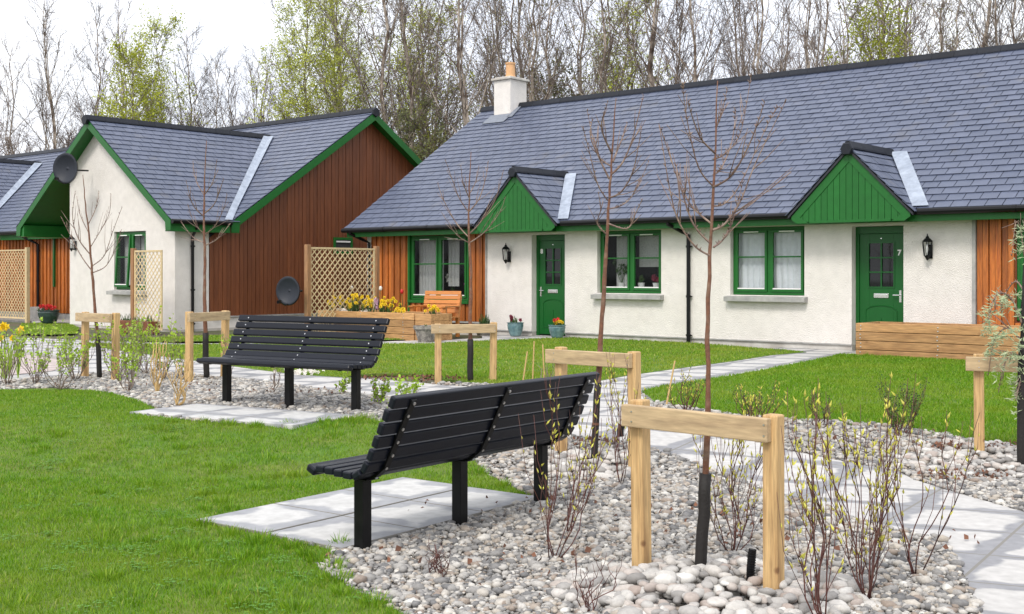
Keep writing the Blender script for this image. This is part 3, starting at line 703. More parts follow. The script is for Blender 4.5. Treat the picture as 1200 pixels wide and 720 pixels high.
downpipe(H1, (4.20, ED-.055, EZ-.06), (4.40, -.05, .12)); downpipe(H1, (-4.6, ED-.055, EZ-.06), (-4.35, -.08, .12))
# chimney
ch = MB(); ch.box(-4.09, -3.53, 4.10, 4.75, 5.3, 6.50)
co = ch.build('chimney', M['roughcast'], H1)
MB().box(-4.15, -3.47, 4.04, 4.81, 6.502, 6.56).prism([(-4.07,4.12,6.56),(-3.55,4.12,6.56),(-3.55,4.73,6.56),(-4.07,4.73,6.56)],(0,0,.03)).build('chimney_cap', M['plinth'], co, bevel=.01)
mb = MB(); mb.lathe([(.135,6.59),(.14,6.63),(.125,6.65),(.118,6.93),(.135,6.95),(.135,6.99),(.10,6.99),(.09,6.8)], 18, Matrix.Translation((-3.81,4.43,0))); mb.build('chimney_pot', M['clay'], co, smooth=False)
N_ = Vector((0, -TP, 1)).normalized()
def on_roof(s, d, off=.03): return Vector((s, d, EZ+TP*(d-ED)))+N_*off
fl = MB(); fl.prism([on_roof(-4.17,3.74,.035), on_roof(-3.45,3.74,.035), on_roof(-3.45,4.12,.035), on_roof(-4.17,4.12,.035)], N_*.012); fl.prism([on_roof(-3.528,3.95,.035), on_roof(-3.34,3.95,.035), on_roof(-3.42,4.42,.035), on_roof(-3.528,4.42,.035)], N_*.012)
fl.build('chimney_flashing', M['leaddull'], co)
# porch gables
def canopy(cs):
    G_ = MB(); hw = 1.05; zb, zf, zp = 2.35, 2.47, 3.55; y = -.52
    sl_ = (zp-zf)/hw
    boards(G_, cs-hw+.1, cs+hw-.1, zb+.03, lambda q: zp-abs(q-cs)*sl_-.10, y, wd=.11, th=.03, alt=0, gap=.008)
    go = G_.build('porch_gable', M['green'], H1)
    bb = MB()
    for s in (-1, 1):
        bb.prism([(cs, y-.012, zp), (cs+s*hw, y-.012, zf), (cs+s*hw, y-.012, zf-.05), (cs+s*(hw-.1), y-.012, zb), (cs+s*(hw-.32), y-.012, zb), (cs+s*(hw-.16), y-.012, zf-.02), (cs, y-.012, zp-.19)], (0, .010, 0))
    bb.box(cs-hw+.33, cs+hw-.33, y-.010, y-.002, zb, zb+.045)
    bb.build('bargeboard', M['green'], go, bevel=.003)
    MB().box(cs-hw+.1, cs+hw-.1, y+.031, -.003, zb, zb+.03).build('soffit', M['greendoor'], go)
    rs = MB(); ro = MB(); o_ = .1
    vd = lambda z: ED+(z-EZ)/TP
    zr = zp+.06; za = zf+.03
    for s in (-1, 1):
        Bv = Vector((-s*(hw+.06), 0, (zr-za))).normalized(); Ls = Vector((hw+.06, 0, zr-za)).length
        P0 = Vector((cs+s*(hw+.06), y-.06, za)); 
        slates(rs, P0, (0, 1, 0), Bv, 2.3, Ls, keep=lambda c: c.y < vd(c.z)+.16, e=.2, w=.28, seed=5)
        ro.prism([(cs, y-.045, zr-.02), (cs+s*(hw+.05), y-.045, za-.02), (cs+s*(hw+.05), y-.045, za-.06), (cs, y-.045, zr-.07)], (0, .05, 0))
        ro.add([(cs, y-.045, zr-.012), (cs+s*(hw+.05), y-.045, za-.012), (cs+s*(hw+.05), vd(za)+.1, za-.012), (cs, vd(zr)+.1, zr-.012)], [(0,1,2,3)])
    rso = rs.build('porch_roof', M['slate'], go); ro.build('roof_deck', M['under'], rso)
    rg = MB(); ridge_line(rg, (cs, y-.07, zr+.02), (cs, vd(zr)+.05, zr+.02), wd=.09)
    rg.lathe([(.10,-.11),(.115,-.09),(.115,-.06),(.10,-.04)], 6, Matrix.Translation((cs, y-.01, zr-.04)) @ Matrix.Rotation(rad(90), 4, 'X') @ Matrix.Translation((0,0,.15)))
    rg.build('ridge_tiles', M['ridge'], rso)
    va = Vector((cs+.05, vd(zr), zr)); vb = Vector((cs+hw+.02, ED+.0, EZ))
    lf = MB(); lf.prism([va+N_*.045+Vector((-.02,-.02,0)), va+Vector((.26,.0,0))+N_*.045, vb+Vector((.24,0,0))+N_*.045, vb+N_*.045+Vector((-.03,0,0))], N_*.008)
    lf.build('valley_flashing', M['lead'], rso)
canopy(.525); canopy(7.82)

# left building
H2 = thing('bungalow', loc2w(-10, -1.9, 0), 'white gabled bungalow with brown boarded end wall and green bargeboards on the left', 'bungalow', RZ)
OX, OY = -10, -1.9
class L2(MB):      # coordinates given as (s, d) of the common facade frame
    def build(s, *a, **k):
        s.v = [(p[0]-OX, p[1]-OY, p[2]) for p in s.v]; return MB.build(s, *a, **k)
S0 = -7.09; EZ2, ED2, TP2, RD2 = 2.70, -2.23, .665, 2.37; RZ2 = EZ2+TP2*(RD2-ED2); SL = -33
WC, WH, WS, WZ = -10.245, 3.5, .7257, 5.24; WF, WV = -3.54, -3.89
SW2 = -22.8                                            # second wing, far left
m1 = L2()
hol = [(-9.63,-8.27,1.09,2.49)]
wall_panels(m1, -11.68, -7.09, .2, 2.62, WF, WF+.16, hol)
zr = lambda s_: WZ-abs(s_-WC)*WS-.12
m1.prism([(-11.68,WF,2.621),(-7.09,WF,2.621),(-7.09,WF,zr(-7.09)),(WC,WF,zr(WC)),(-11.68,WF,zr(-11.68))],(0,.16,0))
m1.box(S0-.16, S0, WF+.161, -2.62, .2, 2.72)
m1.box(-11.68, -11.52, WF+.161, -1.9, .2, 3.3)
wing_wall = m1.build('wall', M['roughcast'], H2)
m1 = L2(); k_ = SW2-WC; zr3 = lambda s_: zr(s_-k_)
m1.prism([(-11.68+k_,WF,.2),(-7.09+k_,WF,.2),(-7.09+k_,WF,zr(-7.09)),(WC+k_,WF,zr(WC)),(-11.68+k_,WF,zr(-11.68))],(0,.16,0)); m1.box(S0-.16+k_, S0+k_, WF+.161, -1.9, .2, 2.72); m1.box(-11.68+k_, -11.52+k_, WF+.161, -1.9, .2, 3.3)
m1.build('wall', M['roughcast'], H2)
m2 = L2(); m2.box(-11.67, S0+.01, WF+.012, WF+.17, -.1, .2); m2.box(S0-.16, S0+.012, WF+.17, 6.6, -.1, .2); m2.build('plinth', M['plinth'], H2)
m2 = L2(); m2.box(S0-.16, S0+.004, -2.615, 6.6, .2, .44); m2.build('base_wall', M['roughcast'], H2)
m2 = L2(); m2.box(S0-.1, S0+.04, -2.60, 6.6, .445, .475); m2.build('base_sill', M['concrete'], H2)
# brown boarded gable: board faces look along +s
bw = MB(); zf2 = lambda d: RZ2-abs(d-RD2)*TP2-.13
n = 76; d0, d1 = -2.60, 6.6; ww = (d1-d0)/n
for i in range(n):
    a = d0+i*ww+.005; b = a+ww-.010; o = .006*(i % 2)
    bw.prism([(S0+o, a, .478), (S0+o, b, .478), (S0+o, b, max(zf2(b), .6)), (S0+o, a, max(zf2(a), .6))], (-.03-o, 0, 0))
bw.v = [(p[0]-OX, p[1]-OY, p[2]) for p in bw.v]
brown = bw.build('boarded_gable', M['brown'], H2)
m2 = L2(); m2.prism([(S0-.032, -2.6, .48), (S0-.032, 6.6, .48), (S0-.032, 6.6, 2.7), (S0-.032, RD2, RZ2-.16), (S0-.032, -2.6, 2.4)], (-.1, 0, 0)); m2.build('gable_backing', M['under'], H2)
m2 = L2(); 
for (a, b, c, d) in ((1.2,1.26,2.0,2.42),(1.78,1.84,2.0,2.42),(1.26,1.78,2.36,2.42),(1.26,1.78,2.0,2.05)): m2.box(S0+.014, S0+.05, a, b, c, d)
sw = m2.build('window', M['green'], H2, label='small high window in the brown boarded wall')
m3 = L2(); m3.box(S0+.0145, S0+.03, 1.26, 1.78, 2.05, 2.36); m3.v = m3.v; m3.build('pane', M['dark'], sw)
m3 = L2(); m3.box(S0+.031, S0+.05, 1.28, 1.76, 2.29, 2.33); m3.build('vent', M['white'], sw)
# rear (boarded) wall
cb = L2(); boards(cb, -19, -11.69, .36, 2.5, -1.88, alt=.028); boards(cb, -13.4, -11.69, 2.52, 3.6, -1.88, alt=.028); cb.build('timber_cladding', M['stain'], H2)
m2 = L2(); m2.box(-33, S0-.2, -1.85, -1.7, -.1, 2.55); m2.box(-33, -32.8, -1.7, 6.6, -.1, 2.6); m2.box(-33, S0-.04, 6.5, 6.6, -.1, 2.6); m2.box(-19, -11.69, -1.92, -1.86, -.05, .34); m2.build('rear_wall', M['concrete'], H2)
m2 = L2(); m2.box(-11.80, -11.70, -2.02, -1.90, .2, 2.6); m2.box(-15.42,-15.34,-1.96,-1.91,1.1,2.5); m2.build('porch_trim', M['greendoor'], H2)
ww2 = window(H2, -9.62-OX, -8.28-OX, 1.10, 2.48, WF+.06-OY, left_open=True, lab='window with its left casement tilted open in the white gable')
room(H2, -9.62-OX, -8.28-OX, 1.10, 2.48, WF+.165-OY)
curtain(H2, -9.58-OX, -8.9-OX, 1.2, 2.42, WF+.25-OY, M['curtaing'], amp=.01, seed=11); curtain(H2, -8.85-OX, -8.32-OX, 1.2, 2.42, WF+.25-OY, M['curtaing'], amp=.01, seed=12)
# roofs
r = L2(); sv = Vector((0, 1, TP2)).normalized(); SL2 = (RD2-ED2)*math.sqrt(1+TP2**2)
slates(r, (SL, ED2, EZ2), (1,0,0), sv, -6.74-SL, SL2, seed=3)
def keepw(c): return c.y < ED2+(c.z-EZ2)/TP2+.16
for (wc, sides) in ((WC, (-1, 1)), (SW2, (-1, 1))):
    for s in sides:
        Bv = Vector((-s, 0, WS)).normalized(); Ls = WH*math.sqrt(1+WS*WS)
        slates(r, (wc+s*WH, WV, WZ-WH*WS), (0, 1, 0), Bv, 6.2, Ls, keep=keepw, seed=7+s)
roof2 = r.build('roof', M['slate'], H2)
r = L2(); r.prism([(SL, ED2+.02, EZ2-.055), (SL, RD2, RZ2-.005), (SL, 2*RD2-ED2, EZ2), (SL, 2*RD2-ED2, EZ2-.06), (SL, RD2, RZ2-.13), (SL, ED2+.06, EZ2-.11)], (-6.76-SL, 0, 0))
for wc in (WC, SW2):
    for s in (-1, 1):
        e0 = WZ-WH*WS; dv = lambda z: ED2+(z-EZ2)/TP2+.12
        r.add([(wc, WV+.03, WZ-.012), (wc+s*(WH-.01), WV+.03, e0-.012), (wc+s*(WH-.01), dv(e0), e0-.012), (wc, dv(WZ), WZ-.012)], [(0,1,2,3)])
r.build('roof_deck', M['under'], roof2)
r = L2(); ridge_line(r, (SL, RD2, RZ2+.03), (-6.72, RD2, RZ2+.03)); r.lathe([(.12,0),(.13,.02),(.13,.05),(.12,.07)], 6, Matrix.Translation((-6.76, RD2, RZ2-.02)) @ Matrix.Rotation(rad(90), 4, 'Y')); r.build('ridge_tiles', M['ridge'], roof2)
r = L2(); ridge_line(r, (WC, WV-.02, WZ+.03), (WC, 1.65, WZ+.03)); r.lathe([(.12,0),(.13,.02),(.13,.05),(.12,.07)], 6, Matrix.Translation((WC, WV-.02, WZ-.02)) @ Matrix.Rotation(rad(90), 4, 'X')); r.build('ridge_tiles', M['ridge'], roof2)
r = L2(); ridge_line(r, (SW2, WV-.02, WZ+.03), (SW2, 1.65, WZ+.03)); r.build('ridge_tiles', M['ridge'], roof2)
# green bargeboards, soffits and box ends
r = L2()
for s in (-1, 1):       # wing verge at d = WV
    r.prism([(WC, WV+.0, WZ-.02), (WC+s*WH, WV, WZ-WH*WS-.02), (WC+s*WH, WV, WZ-WH*WS-.24), (WC+s*(WH-.2), WV, WZ-WH*WS-.24), (WC+s*(WH-.22), WV, WZ-(WH-.22)*WS-.21), (WC, WV, WZ-.215)], (0, .03, 0))
r.build('bargeboard', M['green'], H2, bevel=.004); r = L2()
for s in (-1, 1):       # brown gable verge at S = -6.74
    hw = RD2-ED2
    r.prism([(-6.74, RD2, RZ2-.02), (-6.74, RD2+s*hw, EZ2-.02), (-6.74, RD2+s*hw, EZ2-.26), (-6.74, RD2+s*(hw-.22), EZ2-.26), (-6.74, RD2+s*(hw-.24), EZ2+.24*TP2-.23), (-6.74, RD2, RZ2-.23)], (-.03, 0, 0))
r.build('bargeboard', M['green'], H2, bevel=.004); r = L2()
for s in (-1, 1):
    c2 = SW2; r.prism([(c2, WV+.0, WZ-.02), (c2+s*WH, WV, WZ-WH*WS-.02), (c2+s*WH, WV, WZ-WH*WS-.24), (c2+s*(WH-.2), WV, WZ-WH*WS-.24), (c2+s*(WH-.22), WV, WZ-(WH-.22)*WS-.21), (c2, WV, WZ-.215)], (0, .03, 0))
r.build('bargeboard', M['green'], H2, bevel=.004)
r = L2()
for s in (-1, 1):
    dd = WF if s > 0 else -1.95
    r.add([(WC, WV+.032, WZ-.14), (WC+s*(WH-.02), WV+.032, WZ-WH*WS-.13), (WC+s*(WH-.02), dd, WZ-WH*WS-.13), (WC, dd, WZ-.14)], [(0,1,2,3)])
    hw = RD2-ED2
    r.add([(-6.772, RD2, RZ2-.14), (-6.772, RD2+s*hw, EZ2-.13), (S0, RD2+s*hw, EZ2-.13), (S0, RD2, RZ2-.14)], [(0,1,2,3)])
r.box(-7.0, -6.775, WV+.03, ED2-.02, 2.44, 2.46); r.box(WC-WH+.01, WC-WH+.34, WV+.035, -1.95, 2.44, 2.74)
r.box(-18, -13.75, ED2+.03, ED2+.06, 2.46, 2.62); r.box(-18, -13.2, ED2+.06, -1.9, 2.46, 2.48)
r.box(-6.80, -6.775, WV+.035, ED2-.02, 2.46, 2.62)
r.build('soffit', M['green'], H2)
r = L2()
va = Vector((WC+.05, ED2+(WZ-EZ2)/TP2, WZ)); vb = Vector((WC+WH, ED2, EZ2)); NN = Vector((0, -TP2, 1)).normalized()
NW = Vector((WS, 0, 1)).normalized()
for o2 in (Vector((0, 0, 0)), Vector((SW2-WC, 0, 0))):
    r = L2()
    a_, b_2 = va+o2, vb+o2
    r.prism([a_+NN*.05, a_+Vector((.22,0,0))+NN*.05, b_2+Vector((.03,0,0))+NN*.05, b_2+NN*.05], NN*.008)
    r.prism([a_+NW*.05, b_2+NW*.05, b_2+Vector((0,-.22,0))+NW*.05, a_+Vector((0,-.22,0))+NW*.05], NW*.008)
    r.build('valley_flashing', M['lead'], roof2)
def L(p): return (p[0]-OX, p[1]-OY, p[2])
gutter(H2, L((-6.68, WV+.0, 2.66)), L((-6.68, ED2-.05, 2.66))); gutter(H2, L((-18, ED2-.05, 2.66)), L((-13.75, ED2-.05, 2.66)))
downpipe(H2, L((-6.72, -3.2, 2.62)), L((S0+.05, -3.1, .1))); downpipe(H2, L((-16.5, ED2-.05, 2.60)), L((-16.2, -1.98, .4)))
m2 = L2(); m2.box(-17.6, -11.7, -3.2, -1.93, -.05, .20); m2.build('porch_step', M['concrete'], H2, bevel=.01)

# ------------------------------------------------------------------ wall lanterns, dishes
def lantern(p, lab):
    t = thing('wall_lantern', p, lab, 'lantern', RZ, 'black wall lanterns beside the doors')
    b = MB(); b.box(-.045, .045, -.02, -.002, -.17, .06); b.tube([(0,-.02,-.11),(0,-.06,-.16),(0,-.11,-.14)], .012, 8); b.build('bracket', M['black'], t, bevel=.004)
    c = MB(); T = Matrix.Translation((0,-.12,0))
    c.lathe([(.012,-.20),(.03,-.165),(.05,-.14),(.058,-.12)], 6, T); c.lathe([(.085,.10),(.088,.115),(.05,.155),(.03,.165),(.032,.18),(.012,.20),(.008,.235)], 6, T)
    for k in range(6):
        q = math.pi/3*k; q2 = q; c.tube([(.056*math.cos(q), -.12+.056*math.sin(q), -.12), (.082*math.cos(q), -.12+.082*math.sin(q), .105)], .006, 5)
    c.build('lantern_frame', M['black'], t)
    g = MB(); g.lathe([(.050,-.119),(.075,.104)], 6, T); g.build('lantern_glass', M['glass'], t)
    bu = MB(); bu.lathe([(.014,-.11),(.018,-.06),(.022,0),(.015,.05),(.006,.07)], 10, T); bu.build('bulb', M['white'], t, smooth=True)
lantern(loc2w(fs(597), 0, 1.90), 'black wall lantern on the white wall left of door 8')
lantern(loc2w(fs(1090), 0, 1.91), 'black wall lantern on the white wall right of door 7')
lantern(loc2w(-11.39, WF, 2.24), 'black wall lantern on the left edge of the white gable')
def dish(p, rz, r, lab, arm_back, pole=None):
    t = thing('satellite_dish', p, lab, 'satellite dish', rz)
    d = MB(); n = 28; prof = []
    rings = 6
    vs = []
    for j in range(rings+1):
        q = j/rings*r
        for k in range(n):
            a = 6.2832*k/n; vs.append((q*math.cos(a)*.92, -.02-.22*(r*r-q*q)/r*-.0-.0+(q*q/r*.28)*-1, q*math.sin(a)))
    d.add(vs, [(j*n+k, j*n+(k+1) % n, (j+1)*n+(k+1) % n, (j+1)*n+k) for j in range(rings) for k in range(n)])
    do = d.build('reflector', M['dish'], t, smooth=True); sm = do.modifiers.new('s', 'SOLIDIFY'); sm.thickness = .008
    rim = MB(); rim.tube([(r*.92*math.cos(6.2832*k/n), -.28*r, r*math.sin(6.2832*k/n)) for k in range(n+1)], .007, 6); rim.build('rim', M['black'], t, smooth=True)
    a = MB(); a.tube([(0,-.05,-r*.9),(0,-.20,-r*1.0),(0,-.42,-r*.75)], .012, 8); a.box(-.025,.025,-.50,-.40,-r*.75-.03,-r*.75+.035); a.tube([(0,-.50,-r*.73),(0,-.40,-r*.73)], .03, 10); a.build('feed_arm', M['black'], t)
    b = MB(); b.box(-.06,.06,.0,.05,-.08,.08); b.tube([(0,.05,0),(.0,.12,-.02),(arm_back[0],arm_back[1],arm_back[2])], .02, 8); b.build('mount', M['black'], t)
    return t
dish(at(80, 198, 28.9), rad(-15), .37, 'dark satellite dish high on the white gable at left', (.14,.60,.0))
dish(at(340, 341, 24.2), rad(-18), .29, 'dark satellite dish low beside the trellis in front of the brown wall', (.20,.15,0))

# ------------------------------------------------------------------ trellises
def lattice(mb, w_, h_, z0, y, step=.145, sw_=.022, th=.008, diag=True):
    def clip(a, b):
        # diagonal lines x - c = +-z clipped to the rectangle
        return None
    for s in (1, -1):
        c = -h_ if s > 0 else 0
        while c < (w_ if s > 0 else w_+h_):
            # line x = c + s*t , z = t
            t0, t1 = 0, h_
            if s > 0: t0 = max(t0, -c); t1 = min(t1, w_-c)
            else: t0 = max(t0, c-w_); t1 = min(t1, c)
            if t1-t0 > .03:
                a = Vector((c+s*t0, y+(th if s < 0 else 0), z0+t0)); b = Vector((c+s*t1, y+(th if s < 0 else 0), z0+t1))
                n = Vector((-(b-a).z, 0, (b-a).x)).normalized()*sw_/2
                mb.prism([a-n, b-n, b+n, a+n], (0, th-.001, 0))
            c += step
def frame_rect(mb, w_, z0, z1, y, t=.04, d=.035):
    mb.box(0, w_, y-d/2, y+d/2, z1-t, z1); mb.box(0, w_, y-d/2, y+d/2, z0, z0+t); mb.box(0, t, y-d/2, y+d/2, z0+t, z1-t); mb.box(w_-t, w_, y-d/2, y+d/2, z0+t, z1-t)
def trellis(p0, p1, z1, lab, darkposts=True, posts=(0, 1), group=None, gb=.17):
    a = Vector((*p0, 0)); b = Vector((*p1, 0)); w_ = (b-a).length; t = thing('trellis', (a.x, a.y, gh(a.y)), lab, 'trellis', math.atan2(b.y-a.y, b.x-a.x), group)
    h = z1-gh(a.y)
    m = MB(); frame_rect(m, w_, .08, h-.02, 0); m.build('frame', M['trellis'], t, bevel=.003)
    m = MB(); lattice(m, w_-.08, h-.18, .12, -.008); m.v = [(x+.04, y, z) for x, y, z in m.v]; m.build('lattice', M['trellis'], t)
    for k in posts:
        m = MB(); x = -.052 if k == 0 else w_+.052; m.box(x-.05, x+.05, -.05, .05, -.1, h+.03); m.build('post', M['trellisd'] if darkposts else M['trellis'], t, bevel=.006)
    return t
# A: behind the flower bed
YA = 24.4; pa = Vector((-.1736*YA+.0, YA)); vdir = Vector((SA, CA)); 
trellis((pa.x+.1, pa.y), tuple(pa+vdir*1.95), 2.05, 'diamond lattice trellis behind the daffodil bed')
# B: corner screen in front of white gable
pb = loc2w(fs(158, -4.5), -4.5).xy; pc = loc2w(fs(190, -4.5), -4.5).xy
trellis(pb, pc, 2.02, 'tall narrow lattice screen in front of the open window', darkposts=True, posts=(0,))
pq = loc2w(fs(158, -4.5)+.02, -4.5+1.0).xy
# C: far left
trellis(loc2w(fs(-48,-3.3), -3.3).xy, loc2w(fs(31,-3.3), -3.3).xy, 2.15, 'lattice trellis at the far left in front of the orange porch wall', darkposts=False)

# ------------------------------------------------------------------ raised beds
def raised_bed(s0, s1, d0, d1, z0, z1, n, lab, endlab=None):
    t = thing('raised_bed', loc2w(s0, d0, z0), lab, 'raised bed', RZ)
    w_, d_, h = s1-s0, d1-d0, z1-z0
    m = MB(); hh = h/n
    for k in range(n):
        x = 0
        cuts = [0, w_*(.42 if k % 2 else .68), w_]
        for a, b in zip(cuts[:-1], cuts[1:]): m.box(a+.002, b-.002, .0, .09, k*hh+.004, (k+1)*hh-.004)
        m.box(0, w_, d_-.09, d_, k*hh+.004, (k+1)*hh-.004)
    m.build('long_boards', M['sleeper'], t, bevel=.007)
    m = MB()
    for k in range(n): m.box(.0, .09, .093, d_-.093, k*hh+.004, (k+1)*hh-.004); m.box(w_-.09, w_, .093, d_-.093, k*hh+.004, (k+1)*hh-.004)
    m.build('end_boards', M['sleeper'], t, bevel=.007)
    MB().box(.092, w_-.092, .095, d_-.095, 0, h-.06).build('soil', M['soil'], t)
    s = MB(); x = .08
    while x < w_-.05:
        for k in range(n):
            for q in (.3, .7): s.lathe([(.012,0),(.011,.004),(.004,.006)], 8, Matrix.Translation((x+.01*(k%2), -.0005, (k+q)*hh)) @ Matrix.Rotation(rad(90), 4, 'X'))
        x += 1.25
    s.build('screws', M['steel'], t)
    return t
sb0, sb1 = fs(372, -2.7), fs(485, -2.7)
raised_bed(sb0, sb1, -2.7, -1.9, .14, .71, 4, 'timber raised bed full of daffodils and tulips by the trellis')
raised_bed(8.18, 13.2, -1.07, -.22, .13, .70, 4, 'long timber raised bed without flowers beside door 7')
t = thing('sleeper_planter', loc2w(sb1+.012, -2.68, .15), 'square timber planter right of the daffodil bed', 'planter', RZ)
m = MB()
for k in range(4): m.box(0, .44, 0, .07, k*.138, k*.138+.134); m.box(0, .44, .53, .60, k*.138, k*.138+.134); m.box(.0, .07, .073, .527, k*.138, k*.138+.134); m.box(.37, .44, .073, .527, k*.138, k*.138+.134)
m.build('boards', M['sleeper'], t, bevel=.006); MB().box(.073, .367, .073, .527, 0, .48).build('soil', M['soil'], t)

# ------------------------------------------------------------------ flowers
RR = random.Random(11)
def petals(mb, c, r, n=6, tilt=.5, face=None):
    f = (Vector(face) if face else Vector((RR.uniform(-.6,.4), -1, RR.uniform(-.1,.6)))).normalized(); a = f.orthogonal().normalized(); b = f.cross(a)
    for k in range(n):
        q = 6.2832*k/n+RR.uniform(-.1,.1); d = a*math.cos(q)+b*math.sin(q); e = f.cross(d)
        mb.add([c, c+d*r*.55+e*r*.33+f*r*.15, c+d*r+f*r*.12*RR.uniform(-1,1.5), c+d*r*.55-e*r*.33+f*r*.15], [(0,1,2,3)])
    return f
def daffodil(mats, c, h, lean=(0,0), r=.035):
    st, pt, lf = mats; top = c+Vector((lean[0], lean[1], h)); st.tube([c, c+Vector((lean[0]*.4, lean[1]*.4, h*.6)), top], .004, 4)
    f = petals(pt, top, r); pt.tube([top, top+f*r*.55], [r*.28, r*.42], 7, cap=False)
    for k in range(3):
        q = RR.uniform(0, 6.28); l = h*RR.uniform(.6, 1.0); d = Vector((math.cos(q), math.sin(q), 0)); s = d.cross(Vector((0,0,1)))*.007
        lf.add([c-s, c+s, c+d*l*.12+Vector((0,0,l*.6))+s, c+d*l*.12+Vector((0,0,l*.6))-s, c+d*l*.35+Vector((0,0,l))], [(0,1,2,3),(3,2,4)])
def flower_clump(name, c, n, spread, hr, m, lab, cat='flowers', r=.043, group=None, aim=None):
    t = thing(name, c, lab, cat, 0, group); st, pt, lf = MB(), MB(), MB()
    for _ in range(n):
        p = Vector((RR.gauss(0, spread[0]), RR.gauss(0, spread[1]), 0)); daffodil((st, pt, lf), p, RR.uniform(*hr), (RR.uniform(-.05,.05), RR.uniform(-.05,.05)), r*RR.uniform(.8,1.2))
    st.build('stems', M['leafd'], t); pt.build('petals', m, t); lf.build('leaves', M['leaf'] if n % 2 else M['leafd'], t)
    return t
def bedp(px, d=-2.35, z=.64): s = fs(px, d); return loc2w(s, d, z)
flower_clump('daffodils', bedp(397), 16, (.10,.14), (.16,.36), M['yellow'], 'yellow daffodils at the left end of the raised bed')
flower_clump('daffodils', bedp(417), 28, (.13,.15), (.14,.42), M['yellow'], 'tall yellow daffodils in the middle of the raised bed in front of the trellis')
flower_clump('daffodils', bedp(433), 12, (.09,.12), (.16,.38), M['yellow'], 'yellow daffodils left of the pink hyacinth')
flower_clump('daffodils', bedp(454), 24, (.13,.14), (.12,.36), M['yellow'], 'yellow daffodils right of the pink hyacinth')
flower_clump('daffodils', bedp(470), 12, (.09,.09), (.05,.14), M['yellow'], 'low yellow flowers near the right end of the raised bed', r=.05)
flower_clump('daffodils', loc2w(sb1+.23, -2.38, .62), 10, (.08,.1), (.08,.24), M['yellow'], 'yellow and purple spring flowers in the square planter')
flower_clump('white_flowers', bedp(403, -2.5), 18, (.09,.05), (.03,.10), M['whitep'], 'low white flowers at the left of the raised bed', r=.045)
flower_clump('white_flowers', bedp(427, -2.5), 12, (.06,.05), (.02,.08), M['whitep'], 'low white flowers at the middle front of the raised bed', r=.045)
def hyacinth(c):
    t = thing('hyacinth', c, 'pale pink hyacinth spike in the raised bed', 'flower'); MB().tube([(0,0,0),(0,0,.3)], .008, 6).build('stem', M['leafd'], t)
    pt = MB()
    for k in range(60):
        z = RR.uniform(.13, .34); q = RR.uniform(0, 6.28); p = Vector((.035*math.cos(q), .035*math.sin(q), z)); petals(pt, p, .028, 5, face=(math.cos(q), math.sin(q), .2))
    pt.build('petals', M['pinkp'], t)
hyacinth(bedp(441, -2.45))
def tulip(c, h, m, lab):
    t = thing('tulip', c, lab, 'flower'); MB().tube([(0,0,0),(.01,0,h*.6),(0,0,h)], .006, 6).build('stem', M['leafd'], t)
    MB().lathe([(.008,h-.01),(.03,h+.01),(.036,h+.04),(.028,h+.075),(.012,h+.09)], 10).build('petals', m, t, smooth=True)
    l = MB()
    for q in (.4, 2.2, 4.3): d = Vector((math.cos(q), math.sin(q), 0)); s = d.cross(Vector((0,0,1)))*.02; l.add([(0,0,0), d*.05+s+Vector((0,0,h*.35)), d*.10+Vector((0,0,h*.75)), d*.05-s+Vector((0,0,h*.35))], [(0,1,2,3)])
    l.build('leaves', M['leafd'], t)
tulip(bedp(446, -2.3), .50, M['whitep'], 'tall white tulip above the right half of the raised bed')
tulip(bedp(412, -2.2), .50, M['whitep'], 'white tulip in front of the trellis')
tulip(bedp(471, -2.2), .44, M['redp'], 'single orange red tulip in front of the orange cladding')
m = MB(); m.tube([(0,0,0),(.01,.01,1.15)], .007, 6); o = m.build('garden_cane', M['cane']); o.location = loc2w(fs(390,-2.85), -2.85, .17); tag(o, 'thin upright cane leaning on the daffodil bed', 'cane')
flower_clump('daffodils', Vector((*gp(12, 444), .17)), 9, (.10,.08), (.45,.72), M['yellow'], 'yellow daffodils standing at the far left edge of the shrub row', r=.06)
m = MB(); 
for k in range(26): petals(m, Vector((RR.gauss(0,.12), RR.gauss(0,.06), RR.uniform(.03,.09))), .03, 5)
o = m.build('pansies', M['whitep']); o.location = (*gp(352, 441), .17); tag(o, 'tiny white and purple flowers on the lawn edge behind the far bench', 'flowers')

# ------------------------------------------------------------------ pots
def pot(p, prof, m, lab, plants, name='plant_pot', n=24):
    t = thing(name, p, lab, 'plant pot', 0); MB().lathe(prof, n).build('pot', m, t, smooth=False)
    top = prof[-3][1]
    MB().lathe([(prof[-1][0]+.002, top-.04), (prof[-1][0]*.5, top-.03), (.001, top-.03)], 16).build('soil', M['soil'], t)
    for (pm, num, sp, h0, h1, r) in plants:
        st, pt, lf = MB(), MB(), MB()
        for _ in range(num): daffodil((st, pt, lf), Vector((RR.gauss(0, sp), RR.gauss(0, sp), top-.04)), RR.uniform(h0, h1), (RR.uniform(-.04,.04), RR.uniform(-.04,.04)), r)
        if pm: pt.build('flowers', pm, t)
        lf.build('leaves', M['leafd'], t); st.build('stems', M['leafd'], t)
    return t
def bowl(r, h): return [(r*.62,0),(r*.72,h*.1),(r*.95,h*.55),(r,h*.8),(r*.96,h*.92),(r*1.06,h*.95),(r*1.06,h),(r*.92,h),(r*.9,h*.85)]
pot(loc2w(fs(604,-.35), -.35, .19), bowl(.17,.28), M['bluepot'], 'blue glazed pot with dark red flowers left of door 8', [(M['maroon'],5,.05,.08,.2,.045),(None,8,.04,.1,.22,.0)])
pot(loc2w(fs(653,-.35), -.35, .19), bowl(.17,.26), M['bluepot'], 'blue glazed pot with red and yellow flowers right of door 8', [(M['redp'],5,.05,.10,.18,.045),(M['yellow'],8,.06,.06,.12,.04)])
